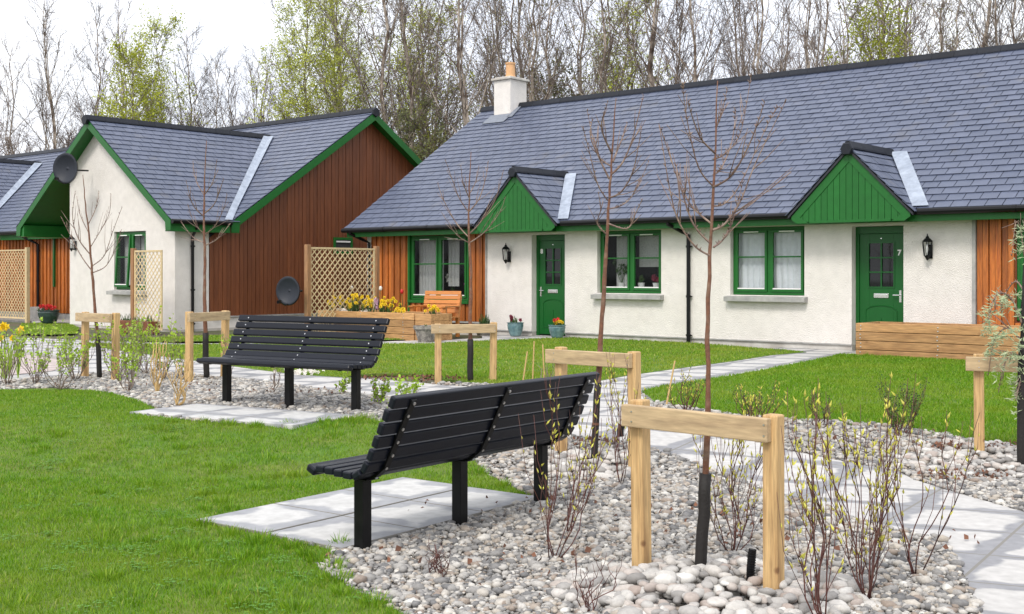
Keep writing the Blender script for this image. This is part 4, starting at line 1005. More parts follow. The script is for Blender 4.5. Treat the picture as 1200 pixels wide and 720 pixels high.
pot(loc2w(fs(568,-.5), -.5, .17), [(.15,0),(.17,.05),(.19,.06),(.19,.10),(.175,.11),(.2,.2),(.22,.21),(.22,.25),(.19,.25),(.18,.2)], M['stonepot'], 'round stone pot with a leafy green plant under the orange cladding', [(None,26,.06,.1,.26,.0)], n=20)
pot(loc2w(fs(499,-2.95), -2.95, .15), [(.14,0),(.15,.04),(.21,.26),(.24,.28),(.24,.34),(.20,.34),(.19,.3)], M['stonepot'], 'patterned grey stone urn beside the square planter', [(None,6,.05,.03,.08,.0)], n=24)
pot(loc2w(fs(57,-3.6), -3.6, .20), bowl(.27,.34), M['darkpot'], 'large dark glazed pot with bright red flowers on the left porch', [(M['redp'],30,.10,.05,.16,.05)])
t = thing('trough_planter', loc2w(fs(146,-4.6)-.4, -4.7, .17), 'low reddish wooden trough below the open window', 'planter', RZ)
MB().box(0, 1.5, 0, .3, .0, .27).build('trough', M['brown'], t, bevel=.01); lf = MB(); pt = MB()
for k in range(60): c = Vector((RR.uniform(.05,1.45), RR.uniform(.05,.25), .27)); q = RR.uniform(0,6.28); lf.tube([c, c+Vector((.04*math.cos(q), .04*math.sin(q), RR.uniform(.05,.16)))], [.008,.002], 4)
lf.build('seedlings', M['leafd'], t)
t = thing('concrete_block', loc2w(-15.75, -2.5, .20), 'pale concrete block on the left porch step', 'block', RZ)
MB().box(0,.95,0,.22,0,.34).build('block_body', M['concrete'], t, bevel=.01)
# house plants on the sills
def houseplant(s, z, m, lab, hgt=.3, n=14, potm=None):
    t = thing('house_plant', loc2w(s, .30, z), lab, 'house plant', RZ); MB().lathe([(.05,0),(.07,.12),(.075,.13),(.06,.13),(.055,.1)], 14).build('pot', potm or M['white'], t)
    lf = MB(); st = MB()
    for k in range(n):
        q = RR.uniform(0, 6.28); l = hgt*RR.uniform(.5, 1); e = Vector((.45*l*math.cos(q), .15*l*math.sin(q), .1+l)); st.tube([(0,0,.1), e], .003, 4)
        for j in range(3): petals(lf, e+Vector((RR.gauss(0,.02), RR.gauss(0,.01), RR.gauss(0,.02))), .035, 5)
    st.build('stems', M['leafd'], t); lf.build('leaves', m, t)
shelf = MB()
for a, b, c in ((-3.05,-1.27,.95),(2.26,3.74,1.18),(10.36,11.97,.82)): shelf.box(a, b, .146, .40, c-.03, c)
shelf.build('window_board', M['white'], H1)
houseplant(-2.0, .95, M['whitep'], 'white flowering house plant in the window by the garden seat', .4)
houseplant(-1.5, .95, M['magenta'], 'magenta flowering house plant in the window by the garden seat', .22)
houseplant(2.62, 1.18, M['leafd'], 'dark leafy house plant in the window right of door 8', .45)
houseplant(3.1, 1.18, M['leafd'], 'small house plant in a white pot in the window right of door 8', .14, 6)
houseplant(3.45, 1.18, M['maroon'], 'red flowering house plant in the window right of door 8', .16, 12)

# ------------------------------------------------------------------ garden seat by the wall
t = thing('garden_armchair', loc2w(fs(510,-1.5), -1.5, .17), 'orange stained slatted garden armchair in front of the timber wall', 'garden seat', RZ+rad(12))
for x in (-.40, .40):
    MB().box(x-.035, x+.035, -.30, -.23, 0, .62).build('leg', M['seatwood'], t, bevel=.005)
    mm = MB(); mm.prism([(x-.035, .20, 0), (x+.035, .20, 0), (x+.035, .27, 0), (x-.035, .27, 0)], (0, 0, .42)); mm.prism([(x-.035,.20,.42),(x+.035,.20,.42),(x+.035,.27,.42),(x-.035,.27,.42)], (0,.10,.46)); mm.build('leg', M['seatwood'], t, bevel=.005)
    MB().box(x-.05, x+.05, -.34, .24, .621, .655).build('armrest', M['seatwood'], t, bevel=.006)
m = MB()
for k in range(6): m.box(-.44, .44, -.30+k*.095, -.30+k*.095+.08, .40, .425)
m.build('seat', M['seatwood'], t, bevel=.004)
m = MB()
for k in range(5): m.prism([(-.44,.225+k*.0217,.50+k*.093),(.44,.225+k*.0217,.50+k*.093),(.44,.225+k*.0217+.017,.50+k*.093+.078),(-.44,.225+k*.0217+.017,.50+k*.093+.078)], (0,-.022,.005))
m.build('backrest', M['seatwood'], t, bevel=.003)
MB().box(-.36,.36,-.285,-.255,.30,.385).build('apron', M['seatwood'], t, bevel=.004)

# ------------------------------------------------------------------ the two benches
def bench_mesh():
    t = thing('park_bench', (0,0,0), '', 'bench')
    Lh = .96
    prof_s = [(.275,.432,-.45),(.205,.443,0),(.135,.440,.02),(.065,.434,.05),(-.005,.430,.0)]       # p forward, z, tilt
    prof_b = [(-.075,.440,.55),(-.135,.487,1.0),(-.178,.555,1.15),(-.215,.627,1.2),(-.252,.699,1.2),(-.290,.772,1.2),(-.335,.843,1.15)]
    def slatset(prof):
        m = MB()
        for (p, z, an) in prof:
            c, s = math.cos(an), math.sin(an); w2, h2 = .0335, .021
            pts = [(-w2,-h2),(w2,-h2),(w2,h2),(-w2,h2)]
            # length direction X, profile in (Y=-p, Z)
            m.prism([Vector((-Lh, -(p+(-a*c - b*s)*1.0), z+(a*s*1.0*1 + b*c))) if False else Vector((-Lh, -p+(a*c-b*s)*1.0, z+(a*s+b*c))) for a, b in pts], (2*Lh, 0, 0))
        return m
    so_ = slatset(prof_s).build('seat', M['slat'], t, bevel=.010)
    bo_ = slatset(prof_b).build('backrest', M['slat'], t, bevel=.010)
    bolts = MB()
    for x in (-.82, 0, .82):
        bar = MB(); pr = [(.27,.405),(.10,.412),(-.03,.400),(-.10,.418),(-.165,.470),(-.205,.545),(-.245,.620),(-.283,.693),(-.320,.765),(-.368,.848)]
        for i in range(len(pr)-1):
            a, b = pr[i], pr[i+1]; d = Vector((0, -(b[0]-a[0]), b[1]-a[1])); n = Vector((0, d.z, -d.y)).normalized()*.006
            A = Vector((x-.02, -a[0], a[1])); B = Vector((x-.02, -b[0], b[1])); bar.prism([A-n, B-n, B+n, A+n], (.04, 0, 0))
        bar.build('support_bar', M['post'], t)
        lg = MB(); lg.box(x-.034, x+.034, -.045, .025, -.15, .392); lg.box(x-.05, x+.05, -.09, .07, .3925, .401); lg.build('leg', M['post'], t, bevel=.004)
        for (p, z, an) in prof_b:
            n = Vector((0, -math.sin(an), math.cos(an))); c = Vector((x, -p, z)) ; bolts.tube([c+n*.0205, c+n*.0225], .007, 8); bolts.tube([c-n*.042, c-n*.030], .0095, 8)
    bolts.build('bolts', M['steel'], bo_)
    return t
bn = bench_mesh()
# mesh faces -Y (towards its front). near bench: front faces pn
def place_bench(o, mid, along, z, lab):
    o.location = (*mid, z); o.rotation_euler = (0, 0, math.atan2(along.y, along.x)); o['label'] = lab
m1_ = Vector((-.305, 7.16))
place_bench(bn, m1_, -Vector((.61,.79)).normalized(), .0, 'black slatted bench seen from behind, nearest the camera')
bf = copy_tree(bn); place_bench(bf, Vector((-2.205, 11.86)), b2d, gh(11.86)+.02, 'black slatted bench facing the camera, farther back')
for o in (bn, bf): o['group'] = 'black slatted benches'

# ------------------------------------------------------------------ tree stake frames
def stake_frame(a, b, h, lab, side=1, ext=.06, pw=.076, hb=None):
    A, B = Vector((*a, gh(a[1]))), Vector((*b, gh(b[1]))); t = thing('stake_frame', ((A+B)/2), lab, 'tree stakes', math.atan2(B.y-A.y, B.x-A.x), 'timber frames staking the young trees')
    l = ((B-A).xy.length); M_ = t
    rr = random.Random(int(a[0]*100)+7)
    for x, ti in ((-l/2, rr.uniform(-.02,.02)), (l/2, rr.uniform(-.02,.02))):
        m = MB(); m.box(-pw/2, pw/2, -pw/2, pw/2, -.25, h+rr.uniform(.0,.015)); p = m.build('post', M['pine'], t, bevel=.008); p.location = (x, 0, 0); p.rotation_euler = (rr.uniform(-.02,.02), ti, rr.uniform(-.1,.1))
    m = MB(); m.box(-l/2-pw/2-ext, l/2+pw*.2, -.022, .022, -.055, .055); r_ = m.build('rail', M['rail'], t, bevel=.006); r_.location = (0, -side*(pw/2+.024), h-.062); r_.rotation_euler = (0, rr.uniform(-.008,.008), 0)
    n = MB()
    for x in (-l/2, l/2):
        for z in (-.025,.025): n.tube([(x, -side*(pw/2+.0465), h-.062+z), (x, -side*(pw/2+.049), h-.062+z)], .005, 6)
    n.build('nails', M['steel'], t)
    return t
stake_frame((.655,6.03), (1.205,5.50), .86, 'nearest pale timber stake frame in front of the cobbles', ext=.03)
stake_frame((.39,9.50), (.92,8.95), .87, 'timber stake frame just behind the right end of the near bench')
stake_frame((-.90,14.55), (-.235,14.75), .72, 'timber stake frame standing on the lawn edge behind the near bench')
stake_frame((-5.47,15.3), (-4.90,14.75), .84, 'leftmost timber stake frame among the leafy shrubs')
stake_frame((-3.93,14.55), (-3.66,15.2), .86, 'timber stake frame at the left end of the far bench')
stake_frame((3.67,9.38), (4.55,9.0), .82, 'timber stake frame at the right edge under the silver leaved tree')

# ------------------------------------------------------------------ young trees
def young_tree(px_pts, Y, r0, branches, lab, guard, twig=None, mt=None, name='young_tree'):
    """px_pts: the stem as photo positions; branches: lists of photo positions with a depth lean"""
    rr = random.Random(int(px_pts[0][0])); base = at(px_pts[0][0], px_pts[0][1], Y); base.z = gh(Y)
    t = thing(name, base, lab, 'young tree', 0)
    P = [at(x, y, Y)-base for x, y in px_pts]; P[0] = Vector((0,0,-.03))
    Q = []
    for a, b in zip(P[:-1], P[1:]):
        k = max(2, int((b-a).length/.09))
        for i in range(k): Q.append(a+(b-a)*(i/k)+Vector((rr.uniform(-.004,.004), rr.uniform(-.004,.004), 0)))
    Q.append(P[-1]); n = len(Q)
    rs = [max(r0*(1-.88*(i/(n-1))), .0025)*(1.0+ (rr.uniform(-.08,.18))) for i in range(n)]
    st = MB(); st.tube(Q, rs, 10); st.build('trunk', mt or M['bark'], t, smooth=True)
    br = MB(); bd = MB()
    for bpts in branches:
        dy = rr.uniform(-.35,.35); B_ = [at(x, y, Y+dy*((i/(len(bpts)-1))))-base for i, (x, y) in enumerate(bpts)]
        # smooth
        R = []
        for i in range(len(B_)-1):
            a, b = B_[i], B_[i+1]; p0 = B_[i-1] if i else a; p3 = B_[i+2] if i+2 < len(B_) else b
            for s in range(6):
                u = s/6; R.append(.5*((2*a)+(-p0+b)*u+(2*p0-5*a+4*b-p3)*u*u+(-p0+3*a-3*b+p3)*u**3))
        R.append(B_[-1]); m = len(R)
        r1 = r0*.34*(.6+.4*rr.random()); br.tube(R, [max(r1*(1-.75*i/(m-1)), .0018*max(1, Y/8)) for i in range(m)], 6)
        for i in range(3, m):
            for _ in range(2):
                if rr.random() < .6:
                    q = rr.uniform(0, 6.28); d = Vector((math.cos(q), math.sin(q), 1.2)).normalized()*.02; br.tube([R[i], R[i]+d], [.004,.0015], 4)
        if m > 12:
            for _ in range(4):
                i = rr.randrange(m//4, m-4); d = (R[i+1]-R[i]).normalized(); q = d.cross(Vector((rr.uniform(-1,1), rr.uniform(-1,1), .2))).normalized(); L_ = (R[-1]-R[i]).length*.5
                br.tube([R[i], R[i]+(d+q*.5)*L_*.4, R[i]+(d*1.1+q*.45)*L_], [r1*.5, r1*.4, .0015], 5)
    br.build('crown', twig or M['youngtwig'], t, smooth=True)
    if guard:
        i = min(range(n), key=lambda k: abs(Q[k].z-guard)); g = MB(); g.tube(Q[:i+1], [rs[0]*(1.3 if Y < 7 else 1.08)]*(i+1), 10); g.build('tree_guard', M['guard'], t, smooth=True)
    return t
young_tree([(820,682),(826,580),(830,480),(829,400),(832,300),(836,240),(838,170),(841,95)], 5.9, .020,
 [[(832,300),(812,286),(790,245),(773,150)],[(833,286),(812,262),(796,215),(772,145)],[(833,262),(806,235),(788,180)],[(835,218),(818,195),(805,140),(800,100)],
  [(836,242),(850,238),(868,215),(900,145),(912,125)],[(835,270),(850,262),(868,235),(886,190),(920,120)],[(836,187),(850,180),(868,155),(880,90)],[(836,205),(846,196),(858,165),(862,130)],
  [(835,220),(858,205),(880,165),(896,120)],[(836,290),(848,280),(860,255),(870,215)],[(838,180),(820,160),(806,120)],[(839,150),(845,135),(852,105)]],
 'nearest bare young tree with reddish bark and black guard in the cobbles', .50)
young_tree([(696,538),(699,480),(704,400),(708,330),(712,260),(717,190),(722,115)], 9.2, .026,
 [[(711,275),(700,262),(704,245),(701,225)],[(712,262),(735,268),(745,250),(752,235)],[(712,235),(700,215),(690,175),(683,150)],[(714,210),(702,185),(692,160),(694,140)],[(716,205),(730,190),(742,160),(754,112)],
  [(714,232),(728,225),(742,200),(752,150)],[(716,195),(700,180),(688,130)],[(717,180),(705,150),(712,120)],[(714,245),(730,240),(744,225),(760,190)],[(718,190),(728,165),(735,145)]],
 'bare young tree rising behind the right end of the near bench', .62)
young_tree([(551,450),(551,380),(552,320),(549,270),(550,220),(552,178)], 14.65, .030,
 [[(549,278),(535,262),(520,235),(513,215)],[(549,275),(562,262),(580,235),(590,200)],[(550,250),(538,232),(528,205),(522,188)],[(550,248),(562,232),(570,205),(572,190)],[(550,285),(535,275),(518,250)],[(550,285),(568,272),(585,250),(592,232)],[(550,228),(558,212),(561,195)],[(551,235),(543,215),(540,195)]],
 'bare young tree standing on the lawn in front of the timber wall window', .52)
young_tree([(117,441),(115,400),(111,360),(108,320),(105,280),(100,240),(97,205)], 15.1, .027,
 [[(108,318),(95,300),(82,275),(72,255)],[(108,312),(122,300),(132,272),(143,243)],[(107,300),(92,280),(85,255),(88,225)],[(106,290),(118,270),(128,250),(130,228)],[(105,275),(94,252),(90,230)],[(108,320),(124,312),(136,290),(142,270)],[(104,262),(112,245),(116,225)]],
 'bare young tree with a leaning stem in front of the white gable', .55)
young_tree([(242,450),(241,400),(240,350),(240,300),(239,250),(240,200),(242,165)], 15.0, .030,
 [[(240,275),(228,262),(220,240)],[(240,275),(252,265),(262,245),(266,228)],[(240,255),(226,240),(218,212)],[(240,250),(252,238),(262,210)],[(240,230),(230,212),(226,190)],[(240,228),(250,212),(254,188)],[(240,288),(255,280),(270,262)],[(240,285),(226,278),(212,260)]],
 'bare young tree in front of the corner between white and brown walls', .55, twig=M['youngtwig'])
# silver leaved weeping tree at the right edge
t = young_tree([(1197,548),(1197,480),(1198,430),(1199,360),(1201,300),(1203,240)], 9.0, .026,
 [[(1198,380),(1185,350),(1168,345),(1158,375)],[(1198,400),(1180,385),(1165,400),(1158,440)],[(1199,340),(1190,330),(1178,345),(1170,370)],[(1199,420),(1186,415),(1176,430),(1170,460)],[(1200,300),(1196,270),(1190,262),(1186,300)],[(1200,400),(1222,380),(1240,410),(1246,470)],[(1200,330),(1225,310),(1240,350)],[(1199,430),(1195,450),(1190,470)]],
 'young weeping tree with silvery leaves at the right edge', 1.0, mt=M['guard'])
lf = MB(); rr = random.Random(4); base = Vector(t.location)
def sprig(p, d, L_, n, mb, ll=.055, lw=.0055, g=.0):
    for k in range(n):
        c = p+d*L_*(k/n)+Vector((rr.gauss(0,.010), rr.gauss(0,.010), rr.gauss(0,.010))); q = Vector((rr.gauss(0,1), rr.gauss(0,1), rr.gauss(0.2,.8))).normalized()
        s = q.orthogonal().normalized()*lw; mb.add([c, c+q*ll*.5+s, c+q*ll, c+q*ll*.5-s], [(0,1,2,3)])
for (x0,y0,x1,y1,n) in [(1198,372,1168,345,50),(1168,345,1155,382,60),(1198,385,1166,398,70),(1166,398,1158,420,60),(1166,398,1156,372,40),(1198,345,1178,350,40),(1178,352,1170,372,30),(1200,262,1188,285,30),(1200,285,1190,305,24),(1199,420,1172,415,50),(1172,415,1168,445,30),(1199,440,1188,470,60),(1200,430,1186,452,60),(1200,470,1190,488,20),(1198,400,1182,430,60),(1205,380,1240,440,160),(1205,300,1240,360,120),(1150,392,1164,385,24),(1196,455,1192,468,50),(1160,360,1150,372,20)]:
    a = at(x0,y0,9+rr.uniform(-.1,.1))-base; b = at(x1,y1,9+rr.uniform(-.15,.15))-base; sprig(a, (b-a).normalized(), (b-a).length, int(n*1.2), lf)
lf.build('foliage', M['silver'], t)

# ------------------------------------------------------------------ shrubs
def shrub(base, stems, hgt, spread, lean, lab, stem_m, bud_m=None, buds=10, leaf=0, leaf_m=None, seed=0, r=.004, name='twiggy_shrub', tipfrac=.4, group=None, twigs=3, budsz=.015, bx=None, lsz=1.0):
    rr = random.Random(seed); b = Vector((base[0], base[1], gh(base[1])+.01)); t = thing(name, b, lab, 'shrub', 0, group)
    st, bd, lf = MB(), MB(), MB()
    for i in range(stems):
        q = rr.uniform(0, 6.28); h = hgt*rr.uniform(.6, 1.0); sp = spread*rr.uniform(.2, 1); r0 = rr.uniform(0,.03)
        c0 = Vector((r0*math.cos(q), r0*math.sin(q), 0)); n = 9; P = []
        wob = (rr.uniform(-.035,.035), rr.uniform(-.035,.035))
        for k in range(n+1):
            u = k/n; P.append(c0+Vector((math.cos(q)*sp*(u**.7)+lean[0]*u+wob[0]*math.sin(u*9)+rr.gauss(0,.004), math.sin(q)*sp*(u**.8)+lean[1]*u+wob[1]*math.sin(u*6+1), h*u)))
        st.tube(P, [r*(1-.65*k/n) for k in range(n+1)], 5)
        lines = [(P, h)]
        for _ in range(twigs):
            k = rr.randrange(1, n-1); q2 = q+rr.uniform(-1.5,1.5); L_ = min(h*rr.uniform(.22,.62), (h-P[k].z)*1.1+.04); p0 = P[k]; p1 = p0+Vector((math.cos(q2)*L_*.22, math.sin(q2)*L_*.22, L_*.45)); p2 = p1+Vector((math.cos(q2)*L_*.06+rr.gauss(0,.012), math.sin(q2)*L_*.06+rr.gauss(0,.012), L_*.55))
            st.tube([p0, p1, p2], [r*.55, r*.45, r*.3], 4); lines.append(([p0, p1, p2], L_))
        for (Pp, hh_) in lines:
            nb = buds if Pp is P else max(2, buds//3)
            for _ in range(nb):
                u = 1-rr.random()**1.3*tipfrac if Pp is P else rr.uniform(.3, 1)
                x = u*(len(Pp)-1); k = min(int(x), len(Pp)-2); p = Pp[k]+(Pp[k+1]-Pp[k])*(x-k); d = Vector((rr.gauss(0,.5), rr.gauss(0,.5), 1)).normalized(); s = budsz*rr.uniform(.7,1.3)
                if bud_m: 
                    o_ = d.orthogonal().normalized()*s*.36; p = p+o_*1.3; e_ = d.cross(o_)
                    bd.add([p, p+d*s*.8+o_, p+d*s*.8+e_, p+d*s*.8-o_, p+d*s*.8-e_, p+d*s*2.2], [(0,2,1),(0,3,2),(0,4,3),(0,1,4),(5,1,2),(5,2,3),(5,3,4),(5,4,1)])
            if leaf:
                for _ in range(leaf if Pp is P else leaf//2):
                    u = 1-rr.random()*tipfrac if Pp is P else rr.uniform(.4, 1); x = u*(len(Pp)-1); k = min(int(x), len(Pp)-2); p = Pp[k]+(Pp[k+1]-Pp[k])*(x-k)+Vector((rr.gauss(0,.012),)*1+(rr.gauss(0,.012), rr.gauss(0,.012)))
                    d = Vector((rr.gauss(0,.8), rr.gauss(0,.8), .5)).normalized(); s = d.orthogonal().normalized(); s = (s*math.cos(rr.uniform(0,6))+d.cross(s)*math.sin(rr.uniform(0,6))).normalized(); z = rr.uniform(.026,.050)*lsz
                    lf.add([p, p+d*z*.5+s*z*.36, p+d*z, p+d*z*.5-s*z*.36], [(0,1,2,3)])
    st.build('stems', stem_m, t, smooth=True)
    if bud_m: bd.build('buds', bud_m, t)
    if leaf: lf.build('foliage', leaf_m or M['leaf'], t)
    return t
B = M['bud']; RS = M['redstem']
shrub(gp(650,657), 6, .95, .22, (.14,.10), 'red stemmed budding shrub in the pebbles in front of the near bench right end', RS, B, 6, seed=1, twigs=5, r=.0034)
shrub(gp(664,628), 4, .80, .13, (.10,.0), 'thin budding shrub just behind the bench end shrub', RS, B, 6, seed=21, r=.0032, twigs=3)
shrub(gp(727,570), 6, .95, .20, (-.02,.0), 'tall budding shrub between the near bench and the nearest stake frame', RS, B, 7, seed=2, twigs=4, r=.0034)
shrub(gp(858,650), 9, .80, .20, (.02,.05), 'dense twiggy shrub behind the rail of the nearest stake frame', M['redstem'], B, 3, seed=3, twigs=7, r=.0032)
shrub(gp(965,735), 7, 1.00, .22, (0,.05), 'budding shrub nearest the camera, right of the nearest stake frame', RS, B, 9, seed=4, r=.0038, twigs=5)
shrub(gp(1016,704), 9, 1.02, .26, (.02,.05), 'tallest red stemmed shrub full of yellow buds in the right pebbles', RS, B, 11, seed=5, twigs=7, r=.0038)
shrub(gp(1074,677), 5, .85, .28, (.08,.0), 'open budding shrub beside the corner of the right path', RS, B, 3, seed=6, r=.0038, twigs=4)
shrub(gp(515,680), 9, .17, .07, (0,0), 'tiny dark twiggy plant in the pebbles below the near bench', M['redstem'], None, 0, seed=7, r=.003)
shrub(gp(690,722), 8, .26, .12, (.06,0), 'low dark twiggy plant left of the heaped cobbles', M['redstem'], None, 0, seed=8, r=.003)
shrub(gp(883,505), 12, .42, .25, (.05,.0), 'low budding shrub at the lawn edge behind the nearest stake frame', RS, B, 6, seed=9, leaf=10, lsz=.4, leaf_m=M['leafd'], r=.005)
shrub(gp(800,492), 9, .42, .25, (0,0), 'sparse twiggy shrub at the tip of the right lawn', RS, B, 4, seed=10, leaf=8, lsz=.4, leaf_m=M['leafd'], r=.005)
shrub(gp(1058,513), 14, .46, .24, (0,0), 'dark green bushy shrub at the edge of the right lawn', M['redstem'], None, 0, seed=12, leaf=18, lsz=.42, leaf_m=M['leafd'], tipfrac=.85, r=.003, twigs=6)
shrub(gp(960,503), 8, .30, .18, (0,0), 'small brown twiggy shrub on the right pebble strip', RS, None, 0, seed=13, leaf=10, lsz=.4, leaf_m=M['leafd'], r=.004)
shrub(gp(443,476), 5, .30, .10, (.03,0), 'leafy green sprig beside the right leg of the far bench', M['greytwig'], None, 0, seed=14, leaf=14, leaf_m=M['leaf'], tipfrac=.9, r=.005)
shrub(gp(398,464), 4, .26, .07, (.03,0), 'small leafy sprig behind the right leg of the far bench', M['greytwig'], None, 0, seed=15, leaf=12, leaf_m=M['leaf'], tipfrac=.9, r=.005)
shrub(gp(466,500), 6, .42, .14, (.06,.05), 'leafy climber like plant beside the near bench backrest', M['greytwig'], None, 0, seed=16, leaf=18, leaf_m=M['leaf'], tipfrac=.9, r=.005)
shrub(gp(650,470), 5, .40, .18, (0,0), 'thin twiggy plant on the lawn behind the near bench backrest', M['greytwig'], None, 0, seed=17, r=.005)
shrub(gp(320,462), 6, .30, .10, (0,0), 'dry grey twiggy plant under the far bench', M['greytwig'], None, 0, seed=18, r=.005)
for i, (x, y, h, lab) in enumerate([(8,452,.72,'leafy green shrub cut by the left frame edge'),(42,452,.78,'first full leafy green shrub from the left'),(88,447,.70,'leafy green shrub between the kerb end and the daffodils'),(70,458,.60,'low leafy shrub in front of the kerb'),
    (150,460,.62,'leafy shrub directly left of the leftmost stake frame'),(138,447,.76,'leafy green shrub just right of the leftmost stake frame'),(172,440,.86,'tall leafy shrub in front of the lattice screen'),(192,446,.72,'leafy green shrub between the two left stake frames'),(160,436,.75,'leafy shrub behind the leftmost stake frame')]):
    shrub(gp(x-(60 if i == 99 else 0), y), 9, h, .30, (.0,.0), lab, M['greytwig'], None, 0, seed=30+i, leaf=11, leaf_m=M['leaf'], tipfrac=.40, r=.005, name='leafy_shrub', twigs=4)
for i, (x, y, h, lab) in enumerate([(184,462,.60,'dry brown woody shrub with cut stems left of the far bench'),(206,478,.50,'dry brown stem plant at the corner of the far paving pad'),(213,447,.45,'bare grey plant left of the far bench frame'),(268,447,.60,'leafy plant behind the far bench left end')]):
    shrub(gp(x, y), 7, h, .14, (.04,0), lab, M['cane'] if i < 2 else M['greytwig'], None, 0, seed=50+i, leaf=6 if i > 1 else 0, leaf_m=M['leaf'], r=.008 if i < 2 else .005)
# canes
for (x0, y0, x1, y1, lab) in [(780,478,791,423,'leaning bamboo cane at the tip of the right lawn'),(612,452,618,412,'short cane in the lawn behind the near bench'),(638,450,636,404,'upright cane left of the rear stake frame'),(624,448,626,400,'middle cane in the lawn behind the near bench')]:
    X, Y = gp(x0, y0); m = MB(); e = at(x1, y1, Y)-Vector((X, Y, gh(Y))); m.tube([(0,0,-.02), e], [.010,.008], 6); o = m.build('garden_cane', M['cane']); o.location = (X, Y, gh(Y)); tag(o, lab, 'cane')
# watering pipe
X, Y = gp(879, 693); m = MB(); m.tube([(0,0,-.05),(.002,0,.06),(.012,0,.15)], [.019,.019,.019], 12, cap=False); m.tube([(0,0,-.05),(.002,0,.06),(.012,0,.149)], .014, 12)
for k in range(12): m.tube([(.002+k*.0006,0,.0+k*.012),(.002+k*.0006,0,.004+k*.012)], .0215, 12)
o = m.build('irrigation_pipe', M['black']); o.location = (X, Y, .05); tag(o, 'black corrugated pipe end sticking out of the cobbles', 'pipe')
X, Y = gp(727, 512); m = MB(); m.tube([(0,0,-.02),(0,0,.05),(.015,0,.09)], [.03,.03,.03], 12); o = m.build('irrigation_pipe', M['black']); o.location = (X, Y, gh(Y)+.01); tag(o, 'short black pipe end in the pebbles behind the bench end shrub', 'pipe')
# dead leaves
rr = random.Random(9)
def litter(c, r, n, lab):
    m = MB()
    for _ in range(n):
        q = rr.uniform(0, 6.28); d = math.sqrt(rr.random())*r; p = Vector((c[0]+d*math.cos(q)*1.6, c[1]+d*math.sin(q)*.6, gh(c[1])+rr.uniform(.01,.06))); a = Vector((rr.gauss(0,1), rr.gauss(0,1), rr.gauss(0,.7))).normalized(); b = a.orthogonal().normalized(); s = rr.uniform(.02,.045)
        m.add([p, p+a*s*.5+b*s*.4+Vector((0,0,.01)), p+a*s, p+a*s*.5-b*s*.4], [(0,1,2,3)])
    tag(m.build('leaf_litter', M['bracken']), lab, 'dead leaves', kind='stuff')
for (x, y, r, n) in [(560,660,.5,26),(640,600,.6,30),(800,620,.5,22),(1000,640,.5,30),(720,690,.5,20),(1000,515,.6,40),(350,462,.7,40),(180,455,.8,40)]: litter(gp(x, y), r, n, 'few dead leaves scattered on the pebbles')
litter(gp(480,446), .45, 260, 'brown dead leaves at the lawn edge behind the near bench'); litter(gp(1140,528), .30, 200, 'brown dead leaves behind the right stake post'); litter(gp(1135,562), .22, 140, 'brown dead leaves among the right cobbles'); litter(gp(700,520), .2, 60, 'dead leaves behind the near bench')

